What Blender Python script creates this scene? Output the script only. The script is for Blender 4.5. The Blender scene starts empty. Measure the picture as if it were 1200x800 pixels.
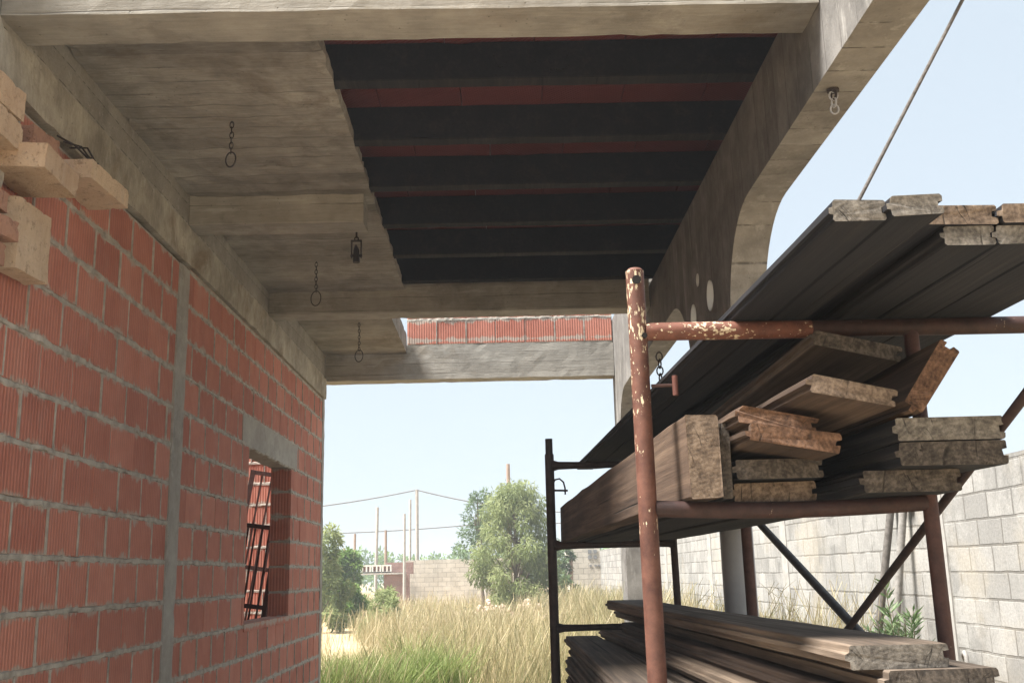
import bpy, bmesh, math, random
import numpy as np
from mathutils import Vector, Matrix, noise
R = random.Random(7)
NR = np.random.default_rng(11)
C = bpy.context.scene.collection
sc = bpy.context.scene
EYE = 1.5          # camera height over the ground; all heights below are relative to the eye, shifted at the end
PI = math.pi
GND = -1.5

# ------------------------------------------------------------------ materials
def new_mat(name, rough=0.85):
    m = bpy.data.materials.new(name); m.use_nodes = True
    nt = m.node_tree; b = nt.nodes['Principled BSDF']
    b.inputs['Roughness'].default_value = rough
    b.inputs['Specular IOR Level'].default_value = 0.25
    return m, nt, b
def nd(nt, t, ins=None, **kw):
    n = nt.nodes.new(t)
    for k, v in kw.items(): setattr(n, k, v)
    for k, v in (ins or {}).items():
        if hasattr(v, 'is_linked'): nt.links.new(v, n.inputs[k])
        else: n.inputs[k].default_value = v
    return n
def mth(nt, op, a, b=None, c=None):
    ins = {0: a}
    if b is not None: ins[1] = b
    if c is not None: ins[2] = c
    return nd(nt, 'ShaderNodeMath', ins, operation=op).outputs[0]
def mapped(nt, scale=(1,1,1), loc=(0,0,0), rot=(0,0,0), vec=None):
    if vec is None: vec = nd(nt, 'ShaderNodeTexCoord').outputs['Object']
    return nd(nt, 'ShaderNodeMapping', {'Vector': vec, 'Scale': scale, 'Location': loc, 'Rotation': rot}).outputs[0]
def noi(nt, vec, scale, detail=4, rough=0.55, dist=0.0):
    return nd(nt, 'ShaderNodeTexNoise', {'Vector': vec, 'Scale': scale, 'Detail': detail, 'Roughness': rough, 'Distortion': dist}).outputs['Fac']
def ramp(nt, fac, stops, interp='LINEAR'):
    n = nd(nt, 'ShaderNodeValToRGB', {'Fac': fac}); cr = n.color_ramp; cr.interpolation = interp
    while len(cr.elements) < len(stops): cr.elements.new(0.5)
    for e, (p, c) in zip(cr.elements, stops):
        e.position = p; e.color = (*c, 1) if len(c) == 3 else c
    return n.outputs['Color']
def mix(nt, fac, a, b, mode='MIX'):
    n = nd(nt, 'ShaderNodeMix', data_type='RGBA', blend_type=mode)
    for i, v in ((0, fac), (6, a), (7, b)):
        if hasattr(v, 'is_linked'): nt.links.new(v, n.inputs[i])
        elif i == 0: n.inputs[0].default_value = v
        else: n.inputs[i].default_value = (*v, 1) if len(v) == 3 else v
    return n.outputs[2]
def bump(nt, b, h, strength=0.4, dist=0.01):
    n = nd(nt, 'ShaderNodeBump', {'Height': h, 'Strength': strength, 'Distance': dist})
    nt.links.new(n.outputs[0], b.inputs['Normal'])
def setc(nt, b, col): nt.links.new(col, b.inputs['Base Color'])
def smooth01(nt, v, lo, hi):
    return nd(nt, 'ShaderNodeMapRange', {0: v, 1: lo, 2: hi, 3: 0.0, 4: 1.0}, interpolation_type='SMOOTHSTEP').outputs[0]

def concrete(name, dark, light, grain=(1,1,1), board=None, width=0.115, stain=0.5, warm=(0.20,0.13,0.07), bumps=0.35, gw=0.24):
    """board-marked concrete: grain stretches along the boards; board = axis the boards are laid across"""
    m, nt, b = new_mat(name, 0.92)
    v = nd(nt, 'ShaderNodeTexCoord').outputs['Object']
    big = noi(nt, mapped(nt, (1.1,1.1,1.1), vec=v), 1.6, 6, 0.6)
    fine = noi(nt, v, 55, 3, 0.7)
    gr = noi(nt, mapped(nt, grain, vec=v), 9, 5, 0.65, 0.25)
    mid_ = noi(nt, v, 7, 6, 0.7)
    f = mth(nt, 'ADD', mth(nt, 'MULTIPLY', big, 0.48), mth(nt, 'ADD', mth(nt, 'MULTIPLY', gr, gw), mth(nt, 'MULTIPLY', mid_, 0.52-gw)))
    col = ramp(nt, f, [(0.33, dark), (0.52, tuple((x+y)/2 for x, y in zip(dark, light))), (0.68, light)])
    st = smooth01(nt, noi(nt, mapped(nt, (0.8,0.8,0.8), (3,1,2), vec=v), 2.3, 7, 0.7, 0.6), 0.5, 0.72)
    col = mix(nt, mth(nt, 'MULTIPLY', st, stain), col, warm)
    h = mth(nt, 'ADD', mth(nt, 'MULTIPLY', fine, 0.35), mth(nt, 'ADD', mth(nt, 'MULTIPLY', gr, 0.5), mth(nt, 'MULTIPLY', mid_, 0.4)))
    if board:
        s = nd(nt, 'ShaderNodeSeparateXYZ', {0: v}).outputs['XYZ'.index(board)]
        wob = mth(nt, 'MULTIPLY', noi(nt, v, 1.3, 2), 0.02)
        q = mth(nt, 'DIVIDE', mth(nt, 'ADD', s, wob), width)
        tone = nd(nt, 'ShaderNodeTexWhiteNoise', {'W': mth(nt, 'FLOOR', q)}, noise_dimensions='1D').outputs['Value']
        col = mix(nt, 0.75, col, mix(nt, 1.0, col, ramp(nt, tone, [(0, (0.76,0.75,0.74)), (1, (1.14,1.14,1.14))]), 'MULTIPLY'))
        fr = mth(nt, 'FRACT', q)
        line = mth(nt, 'MAXIMUM', smooth01(nt, fr, 0.955, 0.99), smooth01(nt, fr, 0.03, 0.005))
        brk = smooth01(nt, noi(nt, mapped(nt, grain, vec=v), 3, 3), 0.42, 0.58)
        line = mth(nt, 'MULTIPLY', line, brk)
        col = mix(nt, mth(nt, 'MULTIPLY', line, 0.7), col, (0.06,0.053,0.046))
        h = mth(nt, 'SUBTRACT', h, mth(nt, 'MULTIPLY', line, 0.6))
    spl = smooth01(nt, noi(nt, mapped(nt, (1.7,1.7,1.7), (8,3,5), vec=v), 1.6, 8, 0.72), 0.53, 0.62)
    col = mix(nt, mth(nt, 'MULTIPLY', spl, 0.34), col, mix(nt, 1.0, col, (0.5,0.48,0.46), 'MULTIPLY'))
    eff = smooth01(nt, noi(nt, mapped(nt, grain, (2,9,4), vec=v), 2.2, 6, 0.7), 0.58, 0.68)
    col = mix(nt, mth(nt, 'MULTIPLY', eff, 0.3), col, (0.52,0.50,0.46))
    pits = nd(nt, 'ShaderNodeTexVoronoi', {'Vector': v, 'Scale': 34.0}).outputs['Distance']
    pit = mth(nt, 'MULTIPLY', smooth01(nt, pits, 0.16, 0.06), smooth01(nt, noi(nt, v, 6, 2), 0.5, 0.65))
    col = mix(nt, mth(nt, 'MULTIPLY', pit, 0.6), col, (0.06,0.055,0.05))
    h = mth(nt, 'SUBTRACT', h, pit)
    setc(nt, b, col); bump(nt, b, h, bumps, 0.012)
    return m

def brick_mat(name, lo, hi, rib=True, pale=0.15, smear=0.0):
    m, nt, b = new_mat(name, 0.85)
    v = nd(nt, 'ShaderNodeTexCoord').outputs['Object']
    t = nd(nt, 'ShaderNodeAttribute', attribute_name='tint').outputs['Fac']
    n = noi(nt, v, 7, 5, 0.65); fine = noi(nt, mapped(nt, (60,60,3), vec=v), 1, 4, 0.7)
    f = mth(nt, 'ADD', mth(nt, 'MULTIPLY', t, 0.30), mth(nt, 'ADD', mth(nt, 'MULTIPLY', n, 0.55), mth(nt, 'MULTIPLY', fine, 0.25)))
    col = ramp(nt, f, [(0.25, lo), (0.85, hi)])
    dust = smooth01(nt, noi(nt, mapped(nt, (3,3,1.2), vec=v), 2.2, 6, 0.7), 0.52, 0.8)
    col = mix(nt, mth(nt, 'MULTIPLY', dust, pale), col, (0.50,0.42,0.36))
    if rib:
        s = nd(nt, 'ShaderNodeSeparateXYZ', {0: v})
        dj = mth(nt, 'ABSOLUTE', mth(nt, 'SUBTRACT', mth(nt, 'FRACT', mth(nt, 'ADD', mth(nt, 'DIVIDE', s.outputs[2], 0.2), 0.5)), 0.5))
        sm = mth(nt, 'SUBTRACT', mth(nt, 'MULTIPLY', noi(nt, mapped(nt, (9,9,5), (4,4,4), vec=v), 1.0, 6, 0.72), 0.85), mth(nt, 'ADD', dj, 0.30))
        sm = mth(nt, 'MULTIPLY', smooth01(nt, sm, 0.0, 0.10), smear)
        wash = mth(nt, 'MULTIPLY', smooth01(nt, noi(nt, mapped(nt, (5,5,0.8), (1,7,2), vec=v), 1.0, 5, 0.65), 0.55, 0.75), smear*0.28)
        drt = mth(nt, 'MULTIPLY', smooth01(nt, noi(nt, mapped(nt, (1.3,1.3,1.0), (9,2,2), vec=v), 1.0, 5, 0.65), 0.5, 0.7), 0.28)
        u = mth(nt, 'ADD', s.outputs[0], s.outputs[1])
        w = mth(nt, 'SINE', mth(nt, 'MULTIPLY', u, 2*PI/0.0245))
        col = mix(nt, mth(nt, 'MULTIPLY', smooth01(nt, w, -0.5, -0.98), 0.36), col, mix(nt, 1.0, col, (0.45,0.42,0.42), 'MULTIPLY'))
        col = mix(nt, drt, col, mix(nt, 1.0, col, (0.62,0.56,0.55), 'MULTIPLY'))
        col = mix(nt, wash, col, (0.50,0.40,0.34))
        col = mix(nt, sm, col, (0.40,0.345,0.29))
        h = mth(nt, 'ADD', mth(nt, 'MULTIPLY', w, 0.5), mth(nt, 'MULTIPLY', fine, 0.5))
        bump(nt, b, h, 0.5, 0.006)
    else:
        n2 = noi(nt, v, 24, 7, 0.75); pv = smooth01(nt, nd(nt, 'ShaderNodeTexVoronoi', {'Vector': v, 'Scale': 60.0}).outputs['Distance'], 0.3, 0.1)
        col = mix(nt, mth(nt, 'MULTIPLY', smooth01(nt, n2, 0.53, 0.68), 0.6), col, tuple(0.4*q for q in lo))
        bump(nt, b, mth(nt, 'SUBTRACT', mth(nt, 'ADD', n, mth(nt, 'MULTIPLY', n2, 1.3)), mth(nt, 'MULTIPLY', pv, 0.4)), 0.9, 0.012)
    setc(nt, b, col); return m

def plain_noise(name, lo, hi, scale=8, rough=0.9, bm=0.4, dist=0.01, detail=6, sc3=(1,1,1)):
    m, nt, b = new_mat(name, rough)
    v = mapped(nt, sc3)
    n = noi(nt, v, scale, detail, 0.65)
    setc(nt, b, ramp(nt, n, [(0.3, lo), (0.7, hi)]))
    bump(nt, b, n, bm, dist); return m

def wood_side(name, dark, mid, light, wear=0.5):
    m, nt, b = new_mat(name, 0.88)
    v = nd(nt, 'ShaderNodeTexCoord').outputs['Object']
    rnd = nd(nt, 'ShaderNodeObjectInfo').outputs['Random']
    off = nd(nt, 'ShaderNodeCombineXYZ', {0: mth(nt, 'MULTIPLY', rnd, 31.0), 1: mth(nt, 'MULTIPLY', rnd, 17.0), 2: rnd}).outputs[0]
    v2 = nd(nt, 'ShaderNodeVectorMath', {0: v, 1: off}, operation='ADD').outputs[0]
    g1 = noi(nt, mapped(nt, (55,1.1,55), vec=v2), 1.0, 6, 0.7, 0.4)
    g2 = noi(nt, mapped(nt, (9,0.6,9), vec=v2), 1.0, 4, 0.6, 0.8)
    f = mth(nt, 'ADD', mth(nt, 'MULTIPLY', g1, 0.55), mth(nt, 'MULTIPLY', g2, 0.45))
    col = ramp(nt, f, [(0.34, dark), (0.5, mid), (0.68, light)])
    grime = smooth01(nt, noi(nt, mapped(nt, (3,1.2,3), vec=v2), 1.0, 5, 0.65), 0.45, 0.7)
    col = mix(nt, mth(nt, 'MULTIPLY', grime, wear), col, dark)
    col = mix(nt, 1.0, col, ramp(nt, rnd, [(0, (0.72,0.72,0.74)), (1, (1.2,1.15,1.1))]), 'MULTIPLY')
    crack = smooth01(nt, noi(nt, mapped(nt, (40,0.5,40), (5,0,3), vec=v2), 1.0, 3, 0.5), 0.66, 0.7)
    col = mix(nt, mth(nt, 'MULTIPLY', crack, 0.8), col, (0.008,0.007,0.007))
    setc(nt, b, col); bump(nt, b, mth(nt, 'SUBTRACT', f, crack), 0.55, 0.006)
    return m

def wood_end(name, dark, mid, light):
    m, nt, b = new_mat(name, 0.92)
    v = nd(nt, 'ShaderNodeTexCoord').outputs['Object']
    rnd = nd(nt, 'ShaderNodeObjectInfo').outputs['Random']
    off = nd(nt, 'ShaderNodeCombineXYZ', {0: mth(nt, 'ADD', mth(nt, 'MULTIPLY', rnd, -0.25), 0.02), 1: 0.0, 2: mth(nt, 'ADD', mth(nt, 'MULTIPLY', rnd, 0.2), 0.0)}).outputs[0]
    v2 = nd(nt, 'ShaderNodeVectorMath', {0: v, 1: off}, operation='ADD').outputs[0]
    s = nd(nt, 'ShaderNodeSeparateXYZ', {0: v2})
    wob = mth(nt, 'MULTIPLY', noi(nt, v2, 14, 3), 0.02)
    rad = mth(nt, 'ADD', mth(nt, 'SQRT', mth(nt, 'ADD', mth(nt, 'POWER', s.outputs[0], 2.0), mth(nt, 'POWER', s.outputs[2], 2.0))), wob)
    ring = mth(nt, 'SINE', mth(nt, 'MULTIPLY', rad, 2*PI/0.0105))
    n = noi(nt, mapped(nt, (1,1,1), vec=v2), 38, 6, 0.75)
    f = mth(nt, 'ADD', mth(nt, 'MULTIPLY', ring, 0.022), n)
    col = ramp(nt, f, [(0.33, dark), (0.5, mid), (0.7, light)])
    ang = mth(nt, 'ARCTAN2', s.outputs[2], s.outputs[0])
    cr = noi(nt, nd(nt, 'ShaderNodeCombineXYZ', {0: mth(nt, 'MULTIPLY', ang, 3.0), 1: mth(nt, 'MULTIPLY', rad, 2.0), 2: mth(nt, 'MULTIPLY', rnd, 40.0)}).outputs[0], 4.0, 2, 0.4)
    line = smooth01(nt, mth(nt, 'ABSOLUTE', mth(nt, 'SUBTRACT', cr, 0.5)), 0.012, 0.003)
    line = mth(nt, 'MULTIPLY', line, smooth01(nt, noi(nt, v2, 9, 2), 0.5, 0.6))
    col = mix(nt, mth(nt, 'MULTIPLY', line, 0.85), col, (0.012,0.01,0.008))
    spx = noi(nt, nd(nt, 'ShaderNodeCombineXYZ', {0: mth(nt, 'ADD', s.outputs[0], mth(nt, 'MULTIPLY', wob, 0.3)), 1: mth(nt, 'MULTIPLY', rnd, 9.0), 2: mth(nt, 'MULTIPLY', s.outputs[2], 0.13)}).outputs[0], 8.0, 1, 0.4)
    sp = mth(nt, 'MULTIPLY', smooth01(nt, mth(nt, 'ABSOLUTE', mth(nt, 'SUBTRACT', spx, 0.52)), 0.0065, 0.0015), mth(nt, 'MULTIPLY', smooth01(nt, noi(nt, v2, 13, 3), 0.46, 0.58), 0.75))
    line = mth(nt, 'MAXIMUM', line, sp)
    col = mix(nt, sp, col, (0.012,0.01,0.008))
    blot = smooth01(nt, noi(nt, v2, 16, 4, 0.7), 0.55, 0.72)
    col = mix(nt, mth(nt, 'MULTIPLY', blot, 0.5), col, dark)
    setc(nt, b, col); bump(nt, b, mth(nt, 'SUBTRACT', f, mth(nt, 'MULTIPLY', line, 0.8)), 0.6, 0.006)
    return m

def paint_rust(name, base, base2, patch=None, lo=0.54, hi=0.6, scale=(120,120,42), fade=0.0):
    m, nt, b = new_mat(name, 0.6)
    v = nd(nt, 'ShaderNodeTexCoord').outputs['Object']
    n = noi(nt, v, 22, 6, 0.7)
    col = ramp(nt, n, [(0.3, base), (0.7, base2)])
    h = n
    if patch:
        p = noi(nt, mapped(nt, scale, vec=v), 1.0, 5, 0.62)
        q = noi(nt, mapped(nt, (7,7,5), (2,4,1), vec=v), 1.0, 3, 0.5)
        hz = smooth01(nt, nd(nt, 'ShaderNodeSeparateXYZ', {0: v}).outputs[2], 1.1, 2.15)
        pk = mth(nt, 'ADD', mth(nt, 'MULTIPLY', p, 0.62), mth(nt, 'MULTIPLY', q, 0.38))
        if fade: pk = mth(nt, 'ADD', pk, mth(nt, 'MULTIPLY', mth(nt, 'SUBTRACT', hz, 0.72), fade))
        pk = smooth01(nt, pk, lo, hi)
        col = mix(nt, pk, col, mix(nt, noi(nt, v, 60, 3), patch, (0.62,0.52,0.36)))
        h = mth(nt, 'SUBTRACT', n, mth(nt, 'MULTIPLY', pk, 0.7))
    setc(nt, b, col); bump(nt, b, h, 0.5, 0.004)
    return m

def tinted(name, stops, rough=0.75, translucent=0.0):
    """foliage: each leaf or blade carries its own tint"""
    m, nt, b = new_mat(name, rough)
    t = nd(nt, 'ShaderNodeAttribute', attribute_name='tint').outputs['Fac']
    col = ramp(nt, t, stops); setc(nt, b, col)
    if translucent:
        tr = nd(nt, 'ShaderNodeBsdfTranslucent', {'Color': col})
        mx = nd(nt, 'ShaderNodeMixShader', {0: translucent, 1: b.outputs[0], 2: tr.outputs[0]})
        nt.links.new(mx.outputs[0], nt.nodes['Material Output'].inputs['Surface'])
    return m

def block_mat(name, lo, hi, mortar, u_axis, bw=0.4, bh=0.203, msize=0.012):
    m, nt, b = new_mat(name, 0.95)
    v = nd(nt, 'ShaderNodeTexCoord').outputs['Object']
    wob = nd(nt, 'ShaderNodeVectorMath', {0: nd(nt, 'ShaderNodeTexNoise', {'Vector': v, 'Scale': 5.0, 'Detail': 4.0}).outputs['Color'], 1: (0.5,0.5,0.5)}, operation='SUBTRACT').outputs[0]
    v2 = nd(nt, 'ShaderNodeVectorMath', {0: v, 1: nd(nt, 'ShaderNodeVectorMath', {0: wob, 'Scale': 0.022}, operation='SCALE').outputs[0]}, operation='ADD').outputs[0]
    s = nd(nt, 'ShaderNodeSeparateXYZ', {0: v2})
    uv = nd(nt, 'ShaderNodeCombineXYZ', {0: s.outputs['XYZ'.index(u_axis)], 1: s.outputs[2], 2: 0.0}).outputs[0]
    br = nd(nt, 'ShaderNodeTexBrick', {'Vector': uv, 'Scale': 1.0, 'Color1': (*lo, 1), 'Color2': (*hi, 1), 'Mortar': (*mortar, 1), 'Mortar Size': msize, 'Mortar Smooth': 0.4, 'Brick Width': bw, 'Row Height': bh, 'Bias': 0.0})
    st = noi(nt, mapped(nt, (1.5,1.5,0.7), vec=v), 1.2, 7, 0.68)
    col = mix(nt, smooth01(nt, st, 0.45, 0.75), br.outputs['Color'], tuple(0.68*x for x in lo))
    drip = smooth01(nt, noi(nt, mapped(nt, (7,7,0.5), vec=v), 1.0, 5, 0.6), 0.56, 0.72)
    col = mix(nt, mth(nt, 'MULTIPLY', drip, 0.35), col, (0.22,0.205,0.185))
    warm = smooth01(nt, noi(nt, v, 0.9, 4, 0.6), 0.5, 0.66)
    col = mix(nt, mth(nt, 'MULTIPLY', warm, 0.35), col, (0.40,0.355,0.28))
    slur = smooth01(nt, noi(nt, mapped(nt, (1.3,1.3,1.6), (5,5,1), vec=v), 1.5, 7, 0.7), 0.5, 0.62)
    col = mix(nt, mth(nt, 'MULTIPLY', slur, 0.55), col, tuple(1.08*q for q in hi))
    g = noi(nt, v, 40, 4, 0.75)
    col = mix(nt, 0.35, col, ramp(nt, g, [(0.3, (0.25,0.24,0.22)), (0.7, (0.78,0.76,0.72))]), 'OVERLAY')
    setc(nt, b, col)
    h = mth(nt, 'ADD', mth(nt, 'MULTIPLY', br.outputs['Fac'], -0.6), mth(nt, 'MULTIPLY', g, 0.5))
    bump(nt, b, h, 0.5, 0.012)
    return m

M = {}
M['soffit'] = concrete('board marked soffit concrete', (0.165,0.150,0.130), (0.46,0.432,0.385), (0.9,9,9), 'Y', 0.12, 0.6, (0.135,0.102,0.07), 0.4, 0.30)
M['beam'] = concrete('board marked beam concrete', (0.21,0.195,0.17), (0.47,0.443,0.395), (0.8,8,9), 'Z', 0.105, 0.45, (0.20,0.155,0.105), 0.4)
M['arch'] = concrete('board marked arch concrete', (0.16,0.148,0.135), (0.40,0.38,0.345), (5,5,0.8), 'Y', 0.16, 0.4, (0.145,0.12,0.10), 0.4, 0.10)
M['arch_in'] = concrete('shade dark arch concrete', (0.088,0.083,0.078), (0.27,0.256,0.238), (5,5,0.8), 'Y', 0.16, 0.5, (0.088,0.076,0.067), 0.4, 0.10)  # darker copy of the arch concrete, inner face shade put into its colour
M['band'] = concrete('stained ring beam concrete', (0.17,0.15,0.12), (0.56,0.52,0.44), (6,6,2), None, 0.1, 0.85, (0.17,0.115,0.065), 0.7)
M['trowel'] = concrete('rough grey column concrete', (0.26,0.24,0.215), (0.46,0.44,0.40), (3,3,3), None, 0.1, 0.25, (0.24,0.20,0.16), 0.6)
M['floor'] = concrete('dusty floor concrete', (0.30,0.27,0.22), (0.46,0.42,0.35), (2,2,2), None)
M['brick'] = brick_mat('ribbed clay brick', (0.35,0.118,0.082), (0.58,0.245,0.178), True, 0.2, 0.85)
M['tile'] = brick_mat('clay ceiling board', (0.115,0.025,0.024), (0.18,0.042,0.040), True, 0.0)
M['mortar'] = plain_noise('grey mortar', (0.24,0.22,0.19), (0.52,0.48,0.42), 14, 0.95, 0.9, 0.012)
M['oldbrick'] = brick_mat('handmade buff brick', (0.42,0.275,0.175), (0.70,0.55,0.40), False, 0.75)
M['oldred'] = brick_mat('handmade red brick', (0.30,0.15,0.10), (0.50,0.29,0.20), False, 0.55)
M['stub'] = brick_mat('ruined dark brick', (0.20,0.12,0.10), (0.34,0.21,0.175), False, 0.3)
M['plaster'] = plain_noise('pale lime plaster', (0.55,0.46,0.38), (0.74,0.66,0.58), 18, 0.95, 1.0, 0.02)
M['rafter'] = wood_side('glare blue bitumen rafter wood', (0.004,0.0047,0.009), (0.0075,0.0078,0.0125), (0.021,0.018,0.019), 0.5)  # black wood; its bluish cast is lens glare put into the colour
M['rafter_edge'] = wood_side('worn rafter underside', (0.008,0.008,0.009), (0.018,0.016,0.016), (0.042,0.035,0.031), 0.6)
M['side_warm'] = wood_side('warm weathered plank', (0.036,0.027,0.021), (0.14,0.107,0.08), (0.30,0.24,0.185))
M['side_dark'] = wood_side('shade dark weathered plank', (0.006,0.007,0.010), (0.013,0.0135,0.017), (0.036,0.031,0.029))  # dark wood, with underside shade and blue lens glare put into its colour
M['side_grey'] = wood_side('grey weathered plank', (0.022,0.018,0.016), (0.082,0.064,0.050), (0.19,0.153,0.12))
M['side_brown'] = wood_side('brown weathered plank', (0.022,0.014,0.011), (0.075,0.049,0.034), (0.17,0.118,0.082))
M['end_grey'] = wood_end('grey plank end grain', (0.05,0.044,0.039), (0.150,0.134,0.115), (0.30,0.272,0.235))
M['end_tan'] = wood_end('tan plank end grain', (0.048,0.034,0.025), (0.145,0.105,0.076), (0.285,0.215,0.158))
M['end_rot'] = wood_end('rotten orange plank end grain', (0.040,0.023,0.016), (0.125,0.070,0.044), (0.25,0.148,0.096))
M['end_dark'] = wood_end('dark plank end grain', (0.022,0.018,0.016), (0.070,0.058,0.048), (0.165,0.138,0.114))
M['rust_peel'] = paint_rust('peeling maroon paint', (0.065,0.028,0.021), (0.15,0.068,0.048), (0.58,0.48,0.33), 0.56, 0.59, fade=0.15)
M['rust_peel_low'] = paint_rust('worn maroon paint', (0.07,0.028,0.022), (0.15,0.06,0.045), (0.58,0.42,0.28), 0.60, 0.63)
M['rust_bar'] = paint_rust('flaking maroon bar paint', (0.085,0.034,0.024), (0.19,0.08,0.055), (0.54,0.43,0.29), 0.56, 0.595, (70,105,105))
M['rust_shade'] = paint_rust('shaded dark maroon bar', (0.022,0.013,0.012), (0.055,0.028,0.024), (0.25,0.16,0.12), 0.64, 0.68)  # dark rust, with the shade under the planks put into its colour
M['rust_dark'] = paint_rust('dark rusted steel', (0.020,0.014,0.014), (0.055,0.034,0.030))
M['rust_maroon'] = paint_rust('maroon rusted steel', (0.040,0.020,0.017), (0.085,0.041,0.034), (0.25,0.16,0.12), 0.63, 0.67)
M['brace'] = paint_rust('weathered steel tube', (0.035,0.032,0.034), (0.10,0.088,0.085))
M['galv'] = paint_rust('galvanised pipe', (0.15,0.14,0.13), (0.30,0.285,0.265), (0.45,0.43,0.4), 0.6, 0.68)
M['chain'] = paint_rust('rusty chain', (0.012,0.010,0.010), (0.045,0.032,0.028))
M['chain_zinc'] = paint_rust('zinc chain', (0.22,0.22,0.23), (0.42,0.42,0.43))
M['steel'] = paint_rust('old steel pipe', (0.07,0.062,0.056), (0.17,0.155,0.14))
M['sleeve'] = plain_noise('pale hole lining', (0.62,0.61,0.58), (0.74,0.73,0.70), 5, 0.6, 0.1)  # pale tone chosen to make the hole sides look lit from outside
M['pvc'] = plain_noise('grey painted column', (0.27,0.285,0.31), (0.34,0.355,0.38), 5, 0.5, 0.1)
M['block'] = block_mat('grey concrete block wall', (0.22,0.216,0.208), (0.32,0.314,0.302), (0.15,0.143,0.132), 'Y')
M['block_x'] = block_mat('pale concrete block wall', (0.42,0.39,0.34), (0.53,0.49,0.43), (0.27,0.245,0.21), 'X', 0.4, 0.203)
M['render'] = plain_noise('cement pilaster render', (0.27,0.26,0.24), (0.375,0.36,0.335), 7, 0.95, 0.6)
M['pale_block'] = plain_noise('white hollow block', (0.6,0.56,0.5), (0.78,0.74,0.68), 9)
M['black'] = plain_noise('dark void', (0.008,0.007,0.007), (0.015,0.013,0.012), 9)
M['pole_grey'] = plain_noise('weathered pole', (0.32,0.29,0.26), (0.46,0.43,0.39), 6)
M['pole_brown'] = plain_noise('brown pole', (0.24,0.165,0.12), (0.34,0.25,0.19), 6)
M['wire'] = plain_noise('power cable', (0.16,0.16,0.16), (0.22,0.22,0.22), 6)
M['rope'] = plain_noise('grey twisted rope', (0.075,0.068,0.062), (0.14,0.125,0.115), 60, 0.9, 0.8)
M['bark'] = plain_noise('tree bark', (0.12,0.09,0.065), (0.24,0.19,0.145), 12)
M['stone'] = plain_noise('pale rubble', (0.40,0.28,0.21), (0.60,0.47,0.37), 4)
M['straw'] = tinted('dry grass', [(0, (0.13,0.155,0.06)), (0.28, (0.24,0.225,0.11)), (0.6, (0.37,0.31,0.17)), (1, (0.52,0.45,0.295))], 0.8, 0.35)
M['weed'] = tinted('green weed leaf', [(0, (0.11,0.16,0.04)), (0.5, (0.19,0.25,0.075)), (1, (0.36,0.38,0.16))], 0.7, 0.35)
M['leaf_olive'] = tinted('dusty green leaf', [(0, (0.15,0.185,0.075)), (0.5, (0.25,0.295,0.125)), (1, (0.37,0.40,0.20))], 0.6, 0.5)
M['leaf_green'] = tinted('fresh green leaf', [(0, (0.065,0.125,0.026)), (0.5, (0.13,0.22,0.045)), (1, (0.24,0.33,0.085))], 0.6, 0.35)
M['leaf_dark'] = tinted('dark green leaf', [(0, (0.07,0.11,0.045)), (0.5, (0.12,0.18,0.08)), (1, (0.19,0.26,0.13))], 0.6, 0.45)
M['leaf_oleander'] = tinted('oleander leaf', [(0, (0.07,0.12,0.05)), (0.5, (0.14,0.21,0.09)), (1, (0.28,0.36,0.20))], 0.5, 0.3)
def ground_mat():
    m, nt, b = new_mat('dry sandy soil', 0.97)
    v = nd(nt, 'ShaderNodeTexCoord').outputs['Object']
    n = noi(nt, v, 0.35, 8, 0.65); f = noi(nt, v, 7, 5, 0.7)
    col = ramp(nt, mth(nt, 'ADD', mth(nt, 'MULTIPLY', n, 0.6), mth(nt, 'MULTIPLY', f, 0.4)), [(0.35, (0.26,0.20,0.115)), (0.55, (0.43,0.32,0.19)), (0.7, (0.55,0.43,0.28))])
    setc(nt, b, col); bump(nt, b, f, 0.6, 0.03); return m
M['soil'] = ground_mat()

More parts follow.
